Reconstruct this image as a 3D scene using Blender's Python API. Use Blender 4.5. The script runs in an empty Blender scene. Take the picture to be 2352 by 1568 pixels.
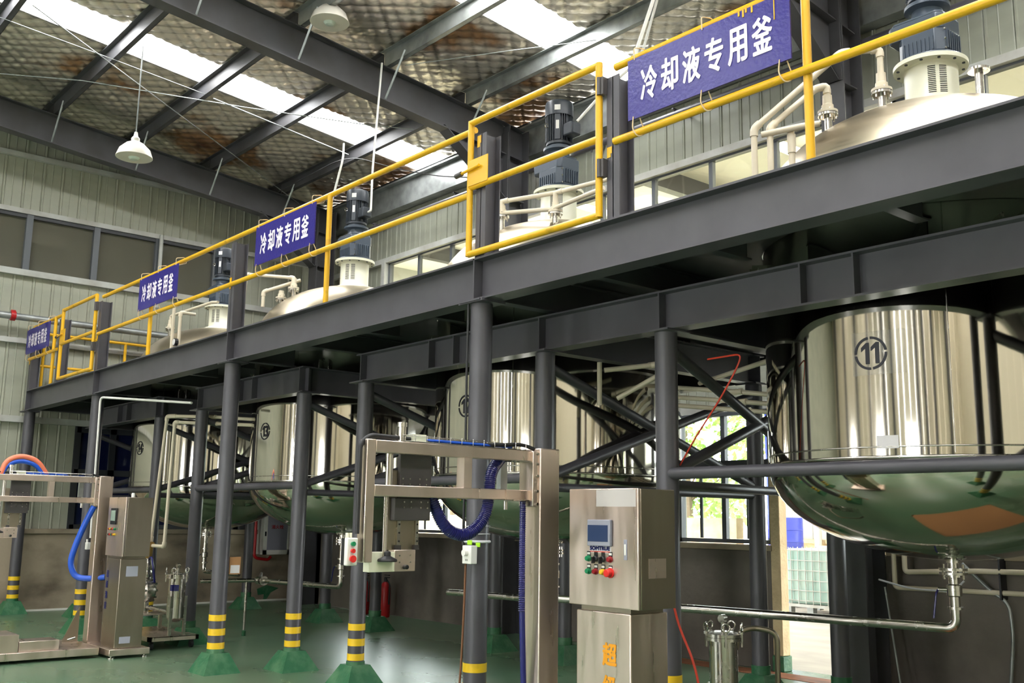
import bpy, math, random
from mathutils import Vector, Matrix
random.seed(7)
C = bpy.context.scene.collection
scn = bpy.context.scene
# ------------------------------------------------------------------ camera
F_PX = 2328.3
YAW, PITCH, ROLL = -0.8674988, 0.17265981, 0.0144165
EYE = Vector((0, 0, 1.55))
FW = Vector((math.sin(YAW)*math.cos(PITCH), math.cos(YAW)*math.cos(PITCH), math.sin(PITCH)))
_r = FW.cross(Vector((0, 0, 1))).normalized(); _u = _r.cross(FW)
RT = _r*math.cos(ROLL)+_u*math.sin(ROLL); UP = -_r*math.sin(ROLL)+_u*math.cos(ROLL)
cd = bpy.data.cameras.new('camera'); cam = bpy.data.objects.new('camera', cd); C.objects.link(cam)
cd.sensor_width = 36; cd.lens = F_PX*36/2352; cd.clip_start = .05; cd.clip_end = 300
cam.matrix_world = Matrix(((RT.x, UP.x, -FW.x, EYE.x), (RT.y, UP.y, -FW.y, EYE.y), (RT.z, UP.z, -FW.z, EYE.z), (0, 0, 0, 1)))
scn.camera = cam
# ------------------------------------------------------------------ world: bright overcast sky
SKY = 9.5
w = bpy.data.worlds.new('overcast_sky'); scn.world = w; w.use_nodes = True
bgn = w.node_tree.nodes['Background']; bgn.inputs[0].default_value = (0.97, 0.985, 1.0, 1); bgn.inputs[1].default_value = SKY
scn.view_settings.view_transform = 'Standard'; scn.view_settings.look = 'None'
scn.view_settings.exposure = 1.55; scn.view_settings.gamma = 1.0; scn.view_settings.use_curve_mapping = False
cy = scn.cycles
cy.use_adaptive_sampling = True; cy.adaptive_threshold = .04
cy.max_bounces = 7; cy.diffuse_bounces = 4; cy.glossy_bounces = 4; cy.transparent_max_bounces = 10; cy.transmission_bounces = 4
cy.sample_clamp_indirect = 12; cy.use_denoising = True; cy.caustics_reflective = False; cy.caustics_refractive = False

def at_x(px, py, X):
    d = FW+RT*((px-1176)/F_PX)-UP*((py-784)/F_PX); return EYE+d*((X-EYE.x)/d.x)
def at_y(px, py, Y):
    d = FW+RT*((px-1176)/F_PX)-UP*((py-784)/F_PX); return EYE+d*((Y-EYE.y)/d.y)
def at_z(px, py, Z):
    d = FW+RT*((px-1176)/F_PX)-UP*((py-784)/F_PX); return EYE+d*((Z-EYE.z)/d.z)

# daylight portals guide sampling of the sky through the real openings (they emit nothing themselves)
def portal(loc, sx, sy, direction):
    l = bpy.data.lights.new('daylight_portal', 'AREA'); l.shape = 'RECTANGLE'; l.size = sx; l.size_y = sy; l.cycles.is_portal = True
    o = bpy.data.objects.new('daylight_portal', l); C.objects.link(o); o.location = loc
    o.rotation_euler = Vector(direction).to_track_quat('-Z', 'Y').to_euler()

# ------------------------------------------------------------------ materials
def lin(c):
    f = lambda v: v/12.92 if v <= .04045 else ((v+.055)/1.055)**2.4
    return tuple(f(v/255) for v in c)+(1,)
MATS = {}
def mat(name, col, rough=.5, metal=0., noise=None, bump=None, spec=.5, trans=0., rough_noise=None, coat=0.):
    """noise: (colour2, scale, lo, hi, stretch) mixes a second tone; bump: (scale, strength, stretch)"""
    m = bpy.data.materials.new(name); m.use_nodes = True; nt = m.node_tree; n = nt.nodes; L = nt.links
    b = n['Principled BSDF']
    b.inputs['Base Color'].default_value = lin(col); b.inputs['Roughness'].default_value = rough
    b.inputs['Metallic'].default_value = metal; b.inputs['Specular IOR Level'].default_value = spec
    b.inputs['Transmission Weight'].default_value = trans; b.inputs['Coat Weight'].default_value = coat
    tc = n.new('ShaderNodeTexCoord')
    def ntex(scale, stretch, detail=5):
        mp = n.new('ShaderNodeMapping'); mp.inputs['Scale'].default_value = stretch; L.new(tc.outputs['Object'], mp.inputs[0])
        t = n.new('ShaderNodeTexNoise'); t.inputs['Scale'].default_value = scale; t.inputs['Detail'].default_value = detail
        L.new(mp.outputs[0], t.inputs['Vector']); return t
    if noise:
        c2, sc, lo, hi, st = noise
        t = ntex(sc, st); r = n.new('ShaderNodeMapRange'); r.inputs[1].default_value = lo; r.inputs[2].default_value = hi
        L.new(t.outputs[0], r.inputs[0]); mx = n.new('ShaderNodeMix'); mx.data_type = 'RGBA'
        mx.inputs[6].default_value = lin(col); mx.inputs[7].default_value = lin(c2)
        L.new(r.outputs[0], mx.inputs[0]); L.new(mx.outputs[2], b.inputs['Base Color'])
    if rough_noise:
        sc, lo, hi, st = rough_noise
        t = ntex(sc, st); r = n.new('ShaderNodeMapRange'); r.inputs[1].default_value = .3; r.inputs[2].default_value = .7
        r.inputs[3].default_value = lo; r.inputs[4].default_value = hi
        L.new(t.outputs[0], r.inputs[0]); L.new(r.outputs[0], b.inputs['Roughness'])
    if bump:
        sc, s, st = bump
        t = ntex(sc, st); bp = n.new('ShaderNodeBump'); bp.inputs['Strength'].default_value = s; bp.inputs['Distance'].default_value = .02
        L.new(t.outputs[0], bp.inputs['Height']); L.new(bp.outputs[0], b.inputs['Normal'])
    MATS[name] = m; return m
I3 = (1, 1, 1)
mat('grey_steel', (82, 80, 85), .4, noise=((72, 70, 75), 3, .35, .7, I3))
mat('rafter_steel', (80, 80, 84), .5, noise=((68, 66, 66), 2, .35, .7, I3))
mat('yellow_paint', (228, 174, 22), .35, noise=((176, 138, 34), 6, .62, .78, I3))
mat('stripe_yellow', (240, 196, 30), .5, noise=((196, 158, 40), 9, .55, .8, I3))
mat('foot_green', (36, 96, 60), .5, noise=((82, 124, 88), 7, .45, .75, I3), bump=(18, .4, I3))
mat('galvanised', (168, 172, 170), .38, .55, noise=((132, 136, 134), 5, .35, .7, I3))
mat('girt_steel', (186, 188, 182), .5, noise=((160, 156, 146), 3, .4, .75, I3))
mat('wall_panel', (168, 169, 151), .5, noise=((154, 156, 140), 1.2, .35, .7, (1, 1, 3)))
mat('wall_panel_back', (156, 158, 142), .45, noise=((140, 142, 128), 1.2, .35, .7, (1, 1, 3)))
mat('cream_panel', (212, 202, 180), .5)
mat('masonry', (164, 150, 128), .85, noise=((104, 92, 76), 1.3, .46, .72, (1, 1, 1.6)), bump=(14, .25, I3))
mat('masonry_dark', (124, 116, 106), .85, noise=((82, 76, 70), 1.1, .4, .7, (1, 1, .8)), bump=(14, .25, I3))
mat('pillar_plaster', (222, 200, 158), .85, noise=((196, 172, 132), 4, .4, .7, I3), bump=(30, .4, I3))
mat('floor_epoxy', (78, 118, 90), .3, noise=((110, 122, 96), .45, .2, .8, (1, 1.8, 1)), rough_noise=(.35, .24, .34, (1, 1.6, 1)))
mat('concrete_ground', (158, 152, 138), .8, noise=((140, 134, 122), 1.2, .4, .7, (1, 2, 1)))
mat('channel_rust', (138, 84, 48), .8, noise=((96, 60, 38), 5, .4, .7, I3))
mat('mirror_steel', (205, 200, 190), .055, 1., rough_noise=(3, .03, .085, (1, 1, .15)), bump=(2.2, .018, (1, 1, .25)))
mat('dome_steel', (208, 195, 170), .33, 1., bump=(40, .012, (.15, .15, 6)), rough_noise=(8, .28, .38, (.2, .2, 8)))
mat('belly_steel', (200, 194, 180), .075, 1., bump=(1.6, .03, I3))
mat('stainless', (186, 182, 174), .22, 1., rough_noise=(20, .16, .3, I3))
mat('brushed_steel', (234, 216, 206), .36, 1., noise=((196, 182, 166), 3, .35, .75, (1, 1, .3)), rough_noise=(14, .25, .42, (1, 1, .1)))
mat('brushed_dark', (166, 156, 140), .36, 1., noise=((136, 128, 114), 3, .35, .75, (1, 1, .3)))
mat('anodised_grey', (84, 80, 80), .4, .3)
mat('cream_paint', (232, 230, 206), .35)
mat('pvc_cream', (222, 210, 184), .4)
mat('slot_black', (16, 16, 16), .8)
mat('motor_dark', (54, 59, 66), .35)
mat('gearbox_blue', (70, 80, 92), .35)
mat('sign_blue', (42, 34, 124), .3, bump=(40, .12, I3))
mat('white_print', (240, 232, 240), .5)
mat('white_plastic', (232, 230, 222), .45)
mat('black_plastic', (24, 24, 26), .45)
mat('black_rubber', (30, 30, 32), .5)
mat('black_print', (18, 18, 30), .5)
mat('navy_print', (24, 26, 92), .5)
mat('orange_print', (238, 160, 30), .45)
mat('red_print', (214, 70, 50), .5)
mat('red_paint', (176, 26, 30), .35)
mat('red_button', (222, 44, 40), .35)
mat('dark_red_button', (150, 26, 34), .35)
mat('green_button', (20, 132, 84), .35)
mat('yellow_button', (236, 190, 40), .35)
mat('screen_blue', (52, 66, 98), .12)
mat('screen_green', (150, 168, 150), .2)
mat('screen_bezel', (150, 150, 162), .4)
mat('hose_navy', (34, 34, 100), .2)
mat('hose_blue', (40, 92, 206), .3)
mat('hose_orange', (236, 128, 96), .35)
mat('cable_red', (196, 58, 34), .5)
mat('rope', (214, 190, 150), .8)
mat('copper_wire', (120, 78, 50), .6)
mat('cable_tie', (224, 224, 226), .5)
mat('lime_tape', (166, 222, 40), .5)
mat('paper', (226, 222, 222), .7)
mat('white_film', (206, 200, 196), .35, .3)
mat('cardboard', (176, 128, 84), .8)
mat('lamp_enamel', (224, 218, 204), .3)
mat('lamp_inner', (206, 218, 206), .3)
mat('window_frame', (92, 96, 100), .45)
mat('window_frame_dark', (44, 46, 50), .45)
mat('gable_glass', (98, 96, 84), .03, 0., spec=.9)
mat('blue_glass', (22, 28, 62), .08, spec=.6)
mat('blue_drum', (48, 70, 214), .35)
mat('ibc_white', (172, 194, 184), .4, noise=((150, 184, 176), 2, .4, .7, I3))
mat('ibc_green', (170, 188, 124), .4)
mat('pallet_wood', (224, 160, 60), .7)
mat('leaf', (116, 150, 70), .7, noise=((150, 178, 96), 3, .4, .6, I3))
mat('bark', (92, 78, 62), .9)
mat('brass_orange', (222, 92, 48), .4)
mat('brass', (186, 150, 90), .35, .8)
mat('plate_grey', (170, 172, 184), .4)
mat('rib_grey', (110, 118, 126), .4)

def glass_mat():
    m = bpy.data.materials.new('window_glass'); m.use_nodes = True; n = m.node_tree.nodes; L = m.node_tree.links; n.clear()
    o = n.new('ShaderNodeOutputMaterial'); t = n.new('ShaderNodeBsdfTransparent'); t.inputs[0].default_value = (.86, .9, .89, 1)
    g = n.new('ShaderNodeBsdfGlossy'); g.inputs['Roughness'].default_value = .03
    mx = n.new('ShaderNodeMixShader'); mx.inputs[0].default_value = .07
    L.new(t.outputs[0], mx.inputs[1]); L.new(g.outputs[0], mx.inputs[2]); L.new(mx.outputs[0], o.inputs[0])
    MATS['window_glass'] = m
    m2 = m.copy(); m2.name = 'tinted_glass'; MATS['tinted_glass'] = m2  # clearer yellowish tint, sets how bright the upper windows show
    for q in m2.node_tree.nodes:
        if q.type == 'BSDF_TRANSPARENT': q.inputs[0].default_value = (.95, .95, .86, 1)
def film_mat():
    m = bpy.data.materials.new('clear_film'); m.use_nodes = True; n = m.node_tree.nodes; L = m.node_tree.links; n.clear()
    o = n.new('ShaderNodeOutputMaterial'); t = n.new('ShaderNodeBsdfTransparent'); g = n.new('ShaderNodeBsdfPrincipled')
    g.inputs['Base Color'].default_value = (.8, .8, .82, 1); g.inputs['Roughness'].default_value = .3
    mx = n.new('ShaderNodeMixShader'); mx.inputs[0].default_value = .1
    L.new(t.outputs[0], mx.inputs[1]); L.new(g.outputs[0], mx.inputs[2]); L.new(mx.outputs[0], o.inputs[0]); MATS['clear_film'] = m
def skylight_mat():
    m = bpy.data.materials.new('skylight_fibreglass'); m.use_nodes = True; n = m.node_tree.nodes; L = m.node_tree.links; n.clear()
    o = n.new('ShaderNodeOutputMaterial'); t = n.new('ShaderNodeBsdfTransparent')
    d = n.new('ShaderNodeBsdfTranslucent'); d.inputs[0].default_value = (.9, .88, .82, 1)
    tc = n.new('ShaderNodeTexCoord'); mp = n.new('ShaderNodeMapping'); mp.inputs['Scale'].default_value = (1, .2, 1)
    tx = n.new('ShaderNodeTexNoise'); tx.inputs['Scale'].default_value = 7
    rp = n.new('ShaderNodeMapRange'); rp.inputs[1].default_value = .3; rp.inputs[2].default_value = .7; rp.inputs[3].default_value = .74; rp.inputs[4].default_value = .9
    cmb = n.new('ShaderNodeCombineColor')
    L.new(tc.outputs['Object'], mp.inputs[0]); L.new(mp.outputs[0], tx.inputs['Vector']); L.new(tx.outputs[0], rp.inputs[0])
    for i in range(3): L.new(rp.outputs[0], cmb.inputs[i])
    L.new(cmb.outputs[0], t.inputs[0])
    mx = n.new('ShaderNodeMixShader'); mx.inputs[0].default_value = .2
    L.new(t.outputs[0], mx.inputs[1]); L.new(d.outputs[0], mx.inputs[2]); L.new(mx.outputs[0], o.inputs[0]); MATS['skylight'] = m
def foil_mat():
    m = mat('foil', (242, 234, 220), .34, .75, bump=(30, .22, I3))
    nt = m.node_tree; n = nt.nodes; L = nt.links; b = n['Principled BSDF']; tc = n.new('ShaderNodeTexCoord')
    t = n.new('ShaderNodeTexNoise'); t.inputs['Scale'].default_value = .62; t.inputs['Detail'].default_value = 6
    mp = n.new('ShaderNodeMapping'); mp.inputs['Location'].default_value = (3.1, 1.3, 0); L.new(tc.outputs['Object'], mp.inputs[0]); L.new(mp.outputs[0], t.inputs['Vector'])
    r = n.new('ShaderNodeMapRange'); r.inputs[1].default_value = .53; r.inputs[2].default_value = .6; L.new(t.outputs[0], r.inputs[0])
    cr = n.new('ShaderNodeMix'); cr.data_type = 'RGBA'; cr.inputs[6].default_value = lin((242, 234, 220)); cr.inputs[7].default_value = lin((172, 132, 94)); L.new(r.outputs[0], cr.inputs[0])
    r2 = n.new('ShaderNodeMapRange'); r2.inputs[1].default_value = .63; r2.inputs[2].default_value = .7; L.new(t.outputs[0], r2.inputs[0])
    c2 = n.new('ShaderNodeMix'); c2.data_type = 'RGBA'; c2.inputs[7].default_value = lin((92, 60, 42)); L.new(cr.outputs[2], c2.inputs[6]); L.new(r2.outputs[0], c2.inputs[0])
    sa = n.new('ShaderNodeAttribute'); sa.attribute_name = 'seam'; sm_ = n.new('ShaderNodeMath'); sm_.operation = 'MULTIPLY'; sm_.inputs[1].default_value = .75; L.new(sa.outputs['Fac'], sm_.inputs[0])
    c3 = n.new('ShaderNodeMix'); c3.data_type = 'RGBA'; c3.inputs[7].default_value = lin((96, 86, 72)); L.new(c2.outputs[2], c3.inputs[6]); L.new(sm_.outputs[0], c3.inputs[0])      # colour darkens towards the stitched seams
    L.new(c3.outputs[2], b.inputs['Base Color'])
    r3 = n.new('ShaderNodeMapRange'); r3.inputs[1].default_value = .56; r3.inputs[2].default_value = .66; r3.inputs[3].default_value = .88; r3.inputs[4].default_value = .25; L.new(t.outputs[0], r3.inputs[0]); L.new(r3.outputs[0], b.inputs['Metallic'])
glass_mat(); film_mat(); skylight_mat(); foil_mat()

# ------------------------------------------------------------------ mesh builder
ORG = {}
def fillet(pts, rad, n=5):
    pts = [Vector(p) for p in pts]; out = [pts[0]]
    for a, b, c in zip(pts, pts[1:], pts[2:]):
        u, v = (a-b), (c-b); r = min(rad, u.length*.49, v.length*.49); u.normalize(); v.normalize()
        for k in range(n+1):
            t = k/n; out.append(b+u*r*(1-t)**2+v*r*t**2)
    out.append(pts[-1]); return out
class MB:
    def __init__(s): s.v = []; s.f = []
    def add(s, v, f):
        k = len(s.v); s.v += [tuple(p) for p in v]; s.f += [tuple(i+k for i in q) for q in f]; return s
    def box(s, x0, x1, y0, y1, z0, z1, M=None):
        v = [Vector((x, y, z)) for z in (z0, z1) for y in (y0, y1) for x in (x0, x1)]
        if M is not None: v = [M @ p for p in v]
        return s.add(v, [(0, 2, 3, 1), (4, 5, 7, 6), (0, 1, 5, 4), (2, 6, 7, 3), (0, 4, 6, 2), (1, 3, 7, 5)])
    def tube(s, pts, r, seg=12, cap=True):
        pts = [Vector(p) for p in pts]; n = len(pts); v = []; f = []
        d0 = (pts[1]-pts[0]).normalized(); a = Vector((0, 0, 1)) if abs(d0.z) < .9 else Vector((1, 0, 0)); nx = d0.cross(a).normalized()
        for i, p in enumerate(pts):
            d = (pts[min(i+1, n-1)]-pts[max(i-1, 0)]).normalized(); nx = (nx-d*nx.dot(d)).normalized(); ny = d.cross(nx)
            rr = r[i] if isinstance(r, (list, tuple)) else r
            for k in range(seg):
                t = 2*math.pi*k/seg; v.append(p+nx*math.cos(t)*rr+ny*math.sin(t)*rr)
        for i in range(n-1):
            for k in range(seg):
                k2 = (k+1) % seg; f.append((i*seg+k, i*seg+k2, (i+1)*seg+k2, (i+1)*seg+k))
        if cap: f.append(tuple(range(seg))[::-1]); f.append(tuple((n-1)*seg+k for k in range(seg)))
        return s.add(v, f)
    def lathe(s, prof, c=(0, 0, 0), seg=32, axis='z', M=None):
        v = []; f = []; c = Vector(c); n = len(prof)
        for r, h in prof:
            for k in range(seg):
                t = 2*math.pi*k/seg; p = Vector((r*math.cos(t), r*math.sin(t), h))
                if axis == 'x': p = Vector((p.z, p.x, p.y))
                elif axis == 'y': p = Vector((p.x, p.z, p.y)) if False else Vector((p.y, p.z, p.x))
                if M is not None: p = M @ p
                v.append(c+p)
        for i in range(n-1):
            for k in range(seg):
                k2 = (k+1) % seg; f.append((i*seg+k, i*seg+k2, (i+1)*seg+k2, (i+1)*seg+k))
        if prof[0][0] > 1e-4: f.append(tuple(range(seg))[::-1])
        if prof[-1][0] > 1e-4: f.append(tuple((n-1)*seg+k for k in range(seg)))
        return s.add(v, f)
    def cyl(s, a, b, r, seg=14): return s.tube([a, b], r, seg)
    def prism(s, poly, y0, y1, M=None):     # polygon in (x, z) pushed along y
        n = len(poly); v = [Vector((x, y, z)) for y in (y0, y1) for x, z in poly]
        if M is not None: v = [M @ p for p in v]
        return s.add(v, [tuple(range(n)), tuple(range(n, 2*n))[::-1]]+[(i, i+n, (i+1) % n+n, (i+1) % n) for i in range(n)])
    def ibeam_x(s, x0, x1, y, z0, z1, w=.08, tf=.014, tw=.01):
        s.box(x0, x1, y-w, y+w, z0, z0+tf); s.box(x0, x1, y-w, y+w, z1-tf, z1); s.box(x0, x1, y-tw/2, y+tw/2, z0+tf, z1-tf); return s
    def ibeam_y(s, y0, y1, x, z0, z1, w=.08, tf=.014, tw=.01):
        s.box(x-w, x+w, y0, y1, z0, z0+tf); s.box(x-w, x+w, y0, y1, z1-tf, z1); s.box(x-tw/2, x+tw/2, y0, y1, z0+tf, z1-tf); return s
    def build(s, name, m, parent=None, bevel=0, label=None, smooth=True, origin=None):
        if parent is not None: o0 = ORG[parent.name]
        elif origin is not None: o0 = Vector(origin)
        else:
            xs, ys, zs = zip(*s.v); o0 = Vector(((min(xs)+max(xs))/2, (min(ys)+max(ys))/2, min(zs)))
        me = bpy.data.meshes.new(name); me.from_pydata([(a-o0.x, b-o0.y, c-o0.z) for a, b, c in s.v], [], s.f); me.update()
        import bmesh
        bm = bmesh.new(); bm.from_mesh(me); bmesh.ops.recalc_face_normals(bm, faces=bm.faces); bm.to_mesh(me); bm.free()
        if smooth:
            me.polygons.foreach_set('use_smooth', [True]*len(me.polygons)); me.set_sharp_from_angle(angle=math.radians(38))
        me.materials.append(MATS[m] if isinstance(m, str) else m)
        o = bpy.data.objects.new(name, me); C.objects.link(o)
        if parent is not None: o.parent = parent
        else: o.location = o0
        ORG[o.name] = o0
        if bevel:
            b = o.modifiers.new('bevel', 'BEVEL'); b.width = bevel; b.segments = 2; b.limit_method = 'ANGLE'
        if label: o['label'] = label
        return o
def tag(o, label, cat, group=None):
    o['label'] = label; o['category'] = cat
    if group: o['group'] = group
    return o
def thing(name, loc, label, cat, group=None):
    o = bpy.data.objects.new(name, None); o.empty_display_size = .1; C.objects.link(o); o.location = loc; ORG[o.name] = Vector(loc)
    return tag(o, label, cat, group)
def structure(o): o['kind'] = 'structure'; return o
def struct_root(name, loc):
    o = bpy.data.objects.new(name, None); C.objects.link(o); o.location = loc; ORG[o.name] = Vector(loc); return structure(o)
def share(name, src, loc, parent, scale=None):         # another piece with the same mesh data
    o = bpy.data.objects.new(name, src.data); C.objects.link(o); o.parent = parent; o.location = loc
    if scale: o.scale = scale
    ORG[o.name] = ORG[parent.name]
    return o

# ---- flat lettering: outlines of the letters as a thin mesh fitted into a box
_tc = {}
def glyphs(body, wd, ht, bold=0., per_char=False, gap=.12):
    """returns (verts2d, faces) fitted into wd x ht, lower left at 0,0"""
    def raw(t):
        if t in _tc: return _tc[t]
        cu = bpy.data.curves.new('t', 'FONT'); cu.body = t; cu.resolution_u = 3
        ob = bpy.data.objects.new('t', cu); C.objects.link(ob); bpy.context.view_layer.update()
        me = bpy.data.meshes.new_from_object(ob.evaluated_get(bpy.context.evaluated_depsgraph_get()))
        vs = [(v.co.x, v.co.y) for v in me.vertices]; fs = [tuple(p.vertices) for p in me.polygons]
        bpy.data.objects.remove(ob); bpy.data.curves.remove(cu); bpy.data.meshes.remove(me)
        _tc[t] = (vs, fs); return vs, fs
    def fit(vs, x0, w_, h_):
        a, b = min(p[0] for p in vs), max(p[0] for p in vs); c, d = min(p[1] for p in vs), max(p[1] for p in vs)
        return [(x0+(x-a)/(b-a)*w_, (y-c)/(d-c)*h_) for x, y in vs]
    if not per_char:
        vs, fs = raw(body); vs = fit(vs, 0, wd, ht)
        if bold:
            V = []; Fc = []
            for j_, (dx, dy) in enumerate(((0, 0), (1, 0), (-1, 0), (0, 1), (0, -1), (.7, .7), (-.7, .7), (.7, -.7), (-.7, -.7))):
                k = len(V); V += [(x+dx*bold, y+dy*bold, j_*.0002) for x, y in vs]; Fc += [tuple(j+k for j in f) for f in fs]
            return V, Fc
        return vs, fs
    n = len(body); cw = wd/(n+(n-1)*gap); V = []; Fc = []
    for i, ch in enumerate(body):
        vs, fs = raw(ch); k = len(V); V += fit(vs, i*cw*(1+gap), cw, ht); Fc += [tuple(j+k for j in f) for f in fs]
    return V, Fc
def decal(vs, fs, o, ux, uy):
    m = MB(); o = Vector(o); ux = Vector(ux); uy = Vector(uy)
    nn = ux.cross(uy)
    return m.add([o+ux*p[0]+uy*p[1]+nn*(p[2] if len(p) > 2 else 0) for p in vs], fs)
for _t in '冷却液专用釜': glyphs(_t, 1, 1, .018)
for _t in '超级灌装': glyphs(_t, 1, 1, .018)
# =================================================================== SETTING
XG, YB = -17.5, 9.72          # gable and back cladding, inner faces
XE, YF = 8.0, -9.6            # right end and opposite wall
def roof_z(y): return 8.42-.105*abs(y)
structure(MB().box(XG-.2, XE+.2, YF-.1, 9.62, -.12, 0).build('floor', 'floor_epoxy', origin=(0, 0, 0)))
# drain channel cover and rusty strip in front of the back wall
g = MB().box(-9.2, -5.0, 9.0, 9.32, 0, .004).build('trim_1', 'channel_rust', origin=(0, 0, 0)); structure(g)
ground = structure(MB().box(-60, 40, 9.62, 60, -.14, -.02).build('ground', 'concrete_ground', origin=(0, 0, 0)))

# ---- wall panels: one mesh per height, shared
def panel_mesh(h, mname):
    m = MB(); W_ = .296
    prof = [(0, 0), (.014, -.018), (.03, -.018), (.04, -.004), (.14, -.004), (.148, -.01), (.156, -.004), (W_-.012, -.004), (W_, 0), (W_, .03), (0, .03)]
    n = len(prof); v = [(x, y, z) for z in (0, h) for x, y in prof]
    m.add(v, [tuple(range(n))[::-1], tuple(range(n, 2*n))]+[(i, (i+1) % n, (i+1) % n+n, i+n) for i in range(n)])
    return m
_pm = {}
def panels(parent, axis, a0, a1, z0, z1, mname):
    h = round(z1-z0, 3); n = int((a1-a0)/.3+.02); key = (h, mname, axis); po = ORG[parent.name]
    for i in range(n):
        a = a0+i*.3
        loc = Vector((a, YB, z0)) if axis == 'x' else Vector((XG, a, z0))
        if key not in _pm:
            mb = panel_mesh(h, mname)
            if axis == 'y': mb.v = [(-y, x, z) for x, y, z in mb.v]
            o = mb.build('panel', mname, None, origin=(0, 0, 0), smooth=False); o.parent = parent; _pm[key] = o
        else:
            o = bpy.data.objects.new('panel', _pm[key].data); C.objects.link(o); o.parent = parent
        o.location = loc-po; ORG[o.name] = po

# ---- back wall
wb = struct_root('wall_back', (-8, YB, 0))
panels(wb, 'x', -17.4, 2.0, 6.02, 7.3, 'wall_panel_back')
panels(wb, 'x', -17.4, 2.0, 2.82, 5.0, 'wall_panel_back')
panels(wb, 'x', -17.4, -14.9, 5.0, 6.02, 'wall_panel_back')
MB().box(2.0, XE, YB, YB+.05, 0, 7.3).build('plain_panel', 'wall_panel_back', wb)
def seg_boxes(y0, y1, z0, z1, spans):
    m = MB()
    for a, b in spans: m.box(a, b, y0, y1, z0, z1)
    return m
LOWIN = [(-15.7, -14.0), (-13.75, -11.75), (-8.05, -6.72), (-4.7, -2.7)]
for a, b in ((-17.45, -10.98), (-10.8, -6.66)): MB().box(a, b, 9.38, 9.62, 0, 1.24).build('masonry_base', 'masonry_dark', wb, bevel=.01)
MB().box(-5.5, 8, 9.4, 9.62, 0, 1.24).build('masonry_base', 'masonry_dark', wb, bevel=.01)
MB().box(-17.45, -6.66, 9.34, 9.62, 1.24, 1.3).build('sill_cap', 'masonry', wb, bevel=.006)
MB().box(-5.34, 8, 9.36, 9.62, 1.24, 1.3).build('sill_cap', 'masonry', wb, bevel=.006)
edges = [-17.45]+[v for p in LOWIN[:3] for v in p]+[-6.66]
for a, b in zip(edges[::2], edges[1::2]):
    if b-a > .02: MB().box(a, b, 9.45, 9.62, 1.3, 2.82).build('infill', 'wall_panel_back', wb)
for a, b in ((-5.5, -4.7), (-2.7, 8)): MB().box(a, b, 9.45, 9.62, 1.3, 2.82).build('infill', 'wall_panel_back', wb)
MB().box(-6.68, -6.56, 9.36, 9.5, 0.16, 2.82).build('door_pillar', 'pillar_plaster', wb, bevel=.01)
MB().box(-6.69, -6.55, 9.35, 9.51, 0, .16).build('pillar_foot', 'foot_green', wb, bevel=.01)
for z, h in ((2.82, .1), (4.94, .07), (6.0, .09), (7.02, .06)):       # wall rails
    MB().box(-17.4, 4, YB-.1, YB-.02, z, z+h).build('girt', 'girt_steel', wb)
MB().box(-14.96, -14.86, YB-.12, YB-.02, 4.9, 6.05).build('girt', 'girt_steel', wb)
MB().box(-17.4, 6, 9.5, 9.68, 6.88, 7.32).build('eave_beam', 'galvanised', wb)
MB().box(-17.4, 6, 9.4, 9.5, 7.3, 7.33).build('eave_lip', 'galvanised', wb)
COLX = (-16.4, -10.9, -5.5, -.05, 5.4)
for x in COLX:      # building columns of the frame, H section
    m = MB().box(x-.14, x+.14, 9.02, 9.036, 0, 7.2).box(x-.14, x+.14, 9.38, 9.396, 0, 7.2).box(x-.006, x+.006, 9.036, 9.38, 0, 7.2)
    m.build('building_column', 'rafter_steel', wb)
    m = MB()        # knee: web plate and lower flange widening the rafter at the column
    Mx = Matrix(((0, 1, 0, 0), (1, 0, 0, 0), (0, 0, 1, 0), (0, 0, 0, 1)))
    m.prism([(9.0, 6.1), (9.0, 6.9), (7.9, 6.92)], x-.006, x+.006, Mx)
    m.prism([(9.0, 6.1), (9.02, 6.1), (7.9, 6.92), (7.88, 6.92)], x-.1, x+.1, Mx)
    m.box(x-.13, x+.13, 9.0, 9.018, 6.1, 7.1).box(x-.1, x+.1, 9.1, 9.35, 6.1, 6.115)
    m.build('haunch', 'rafter_steel', wb)
# ---- back wall windows
def window(n, x0, x1, z0, z1, y, nx, rows=(), fm='window_frame', sash=False, gl='window_glass'):
    o = struct_root('window_%d' % n, ((x0+x1)/2, y, z0))
    m = MB(); t = .045
    m.box(x0, x1, y-.03, y+.05, z0, z0+t).box(x0, x1, y-.03, y+.05, z1-t, z1).box(x0, x0+t, y-.03, y+.05, z0, z1).box(x1-t, x1, y-.03, y+.05, z0, z1)
    m.build('frame', fm, o)
    xs = [x0+(x1-x0)*i/nx for i in range(nx+1)]; zs = [z0, *rows, z1]
    for x in xs[1:-1]: MB().box(x-.03, x+.03, y-.02, y+.04, z0, z1).build('mullion', fm, o)
    for z in rows: MB().box(x0, x1, y-.025, y+.045, z-.04, z+.04).build('transom', 'window_frame_dark', o)
    for a, b in zip(xs, xs[1:]):
        for c, d in zip(zs, zs[1:]): MB().box(a+.02, b-.02, y+.008, y+.014, c+.02, d-.02).build('pane', gl, o, smooth=False)
    if sash:
        for a, b in zip(xs, xs[1:]):
            mid = (a+b)/2; m = MB(); zt = zs[-2]-.04
            m.box(mid-.02, mid+.02, y-.015, y+.0, z0+.05, zt).box(a+.03, b-.03, y-.015, y, zt-.06, zt-.03).build('sash', fm, o)
    portal(((x0+x1)/2, y+.1, (z0+z1)/2), x1-x0, z1-z0, (0, -1, 0)); return o
wn = 1
for a, b, nx in ((-14.86, -11.2, 4), (-10.5, -5.75, 5), (-5.2, -.4, 5), (.3, 5.1, 5)):
    window(wn, a, b, 5.0, 6.02, YB+.0, nx, gl='tinted_glass'); wn += 1
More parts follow.
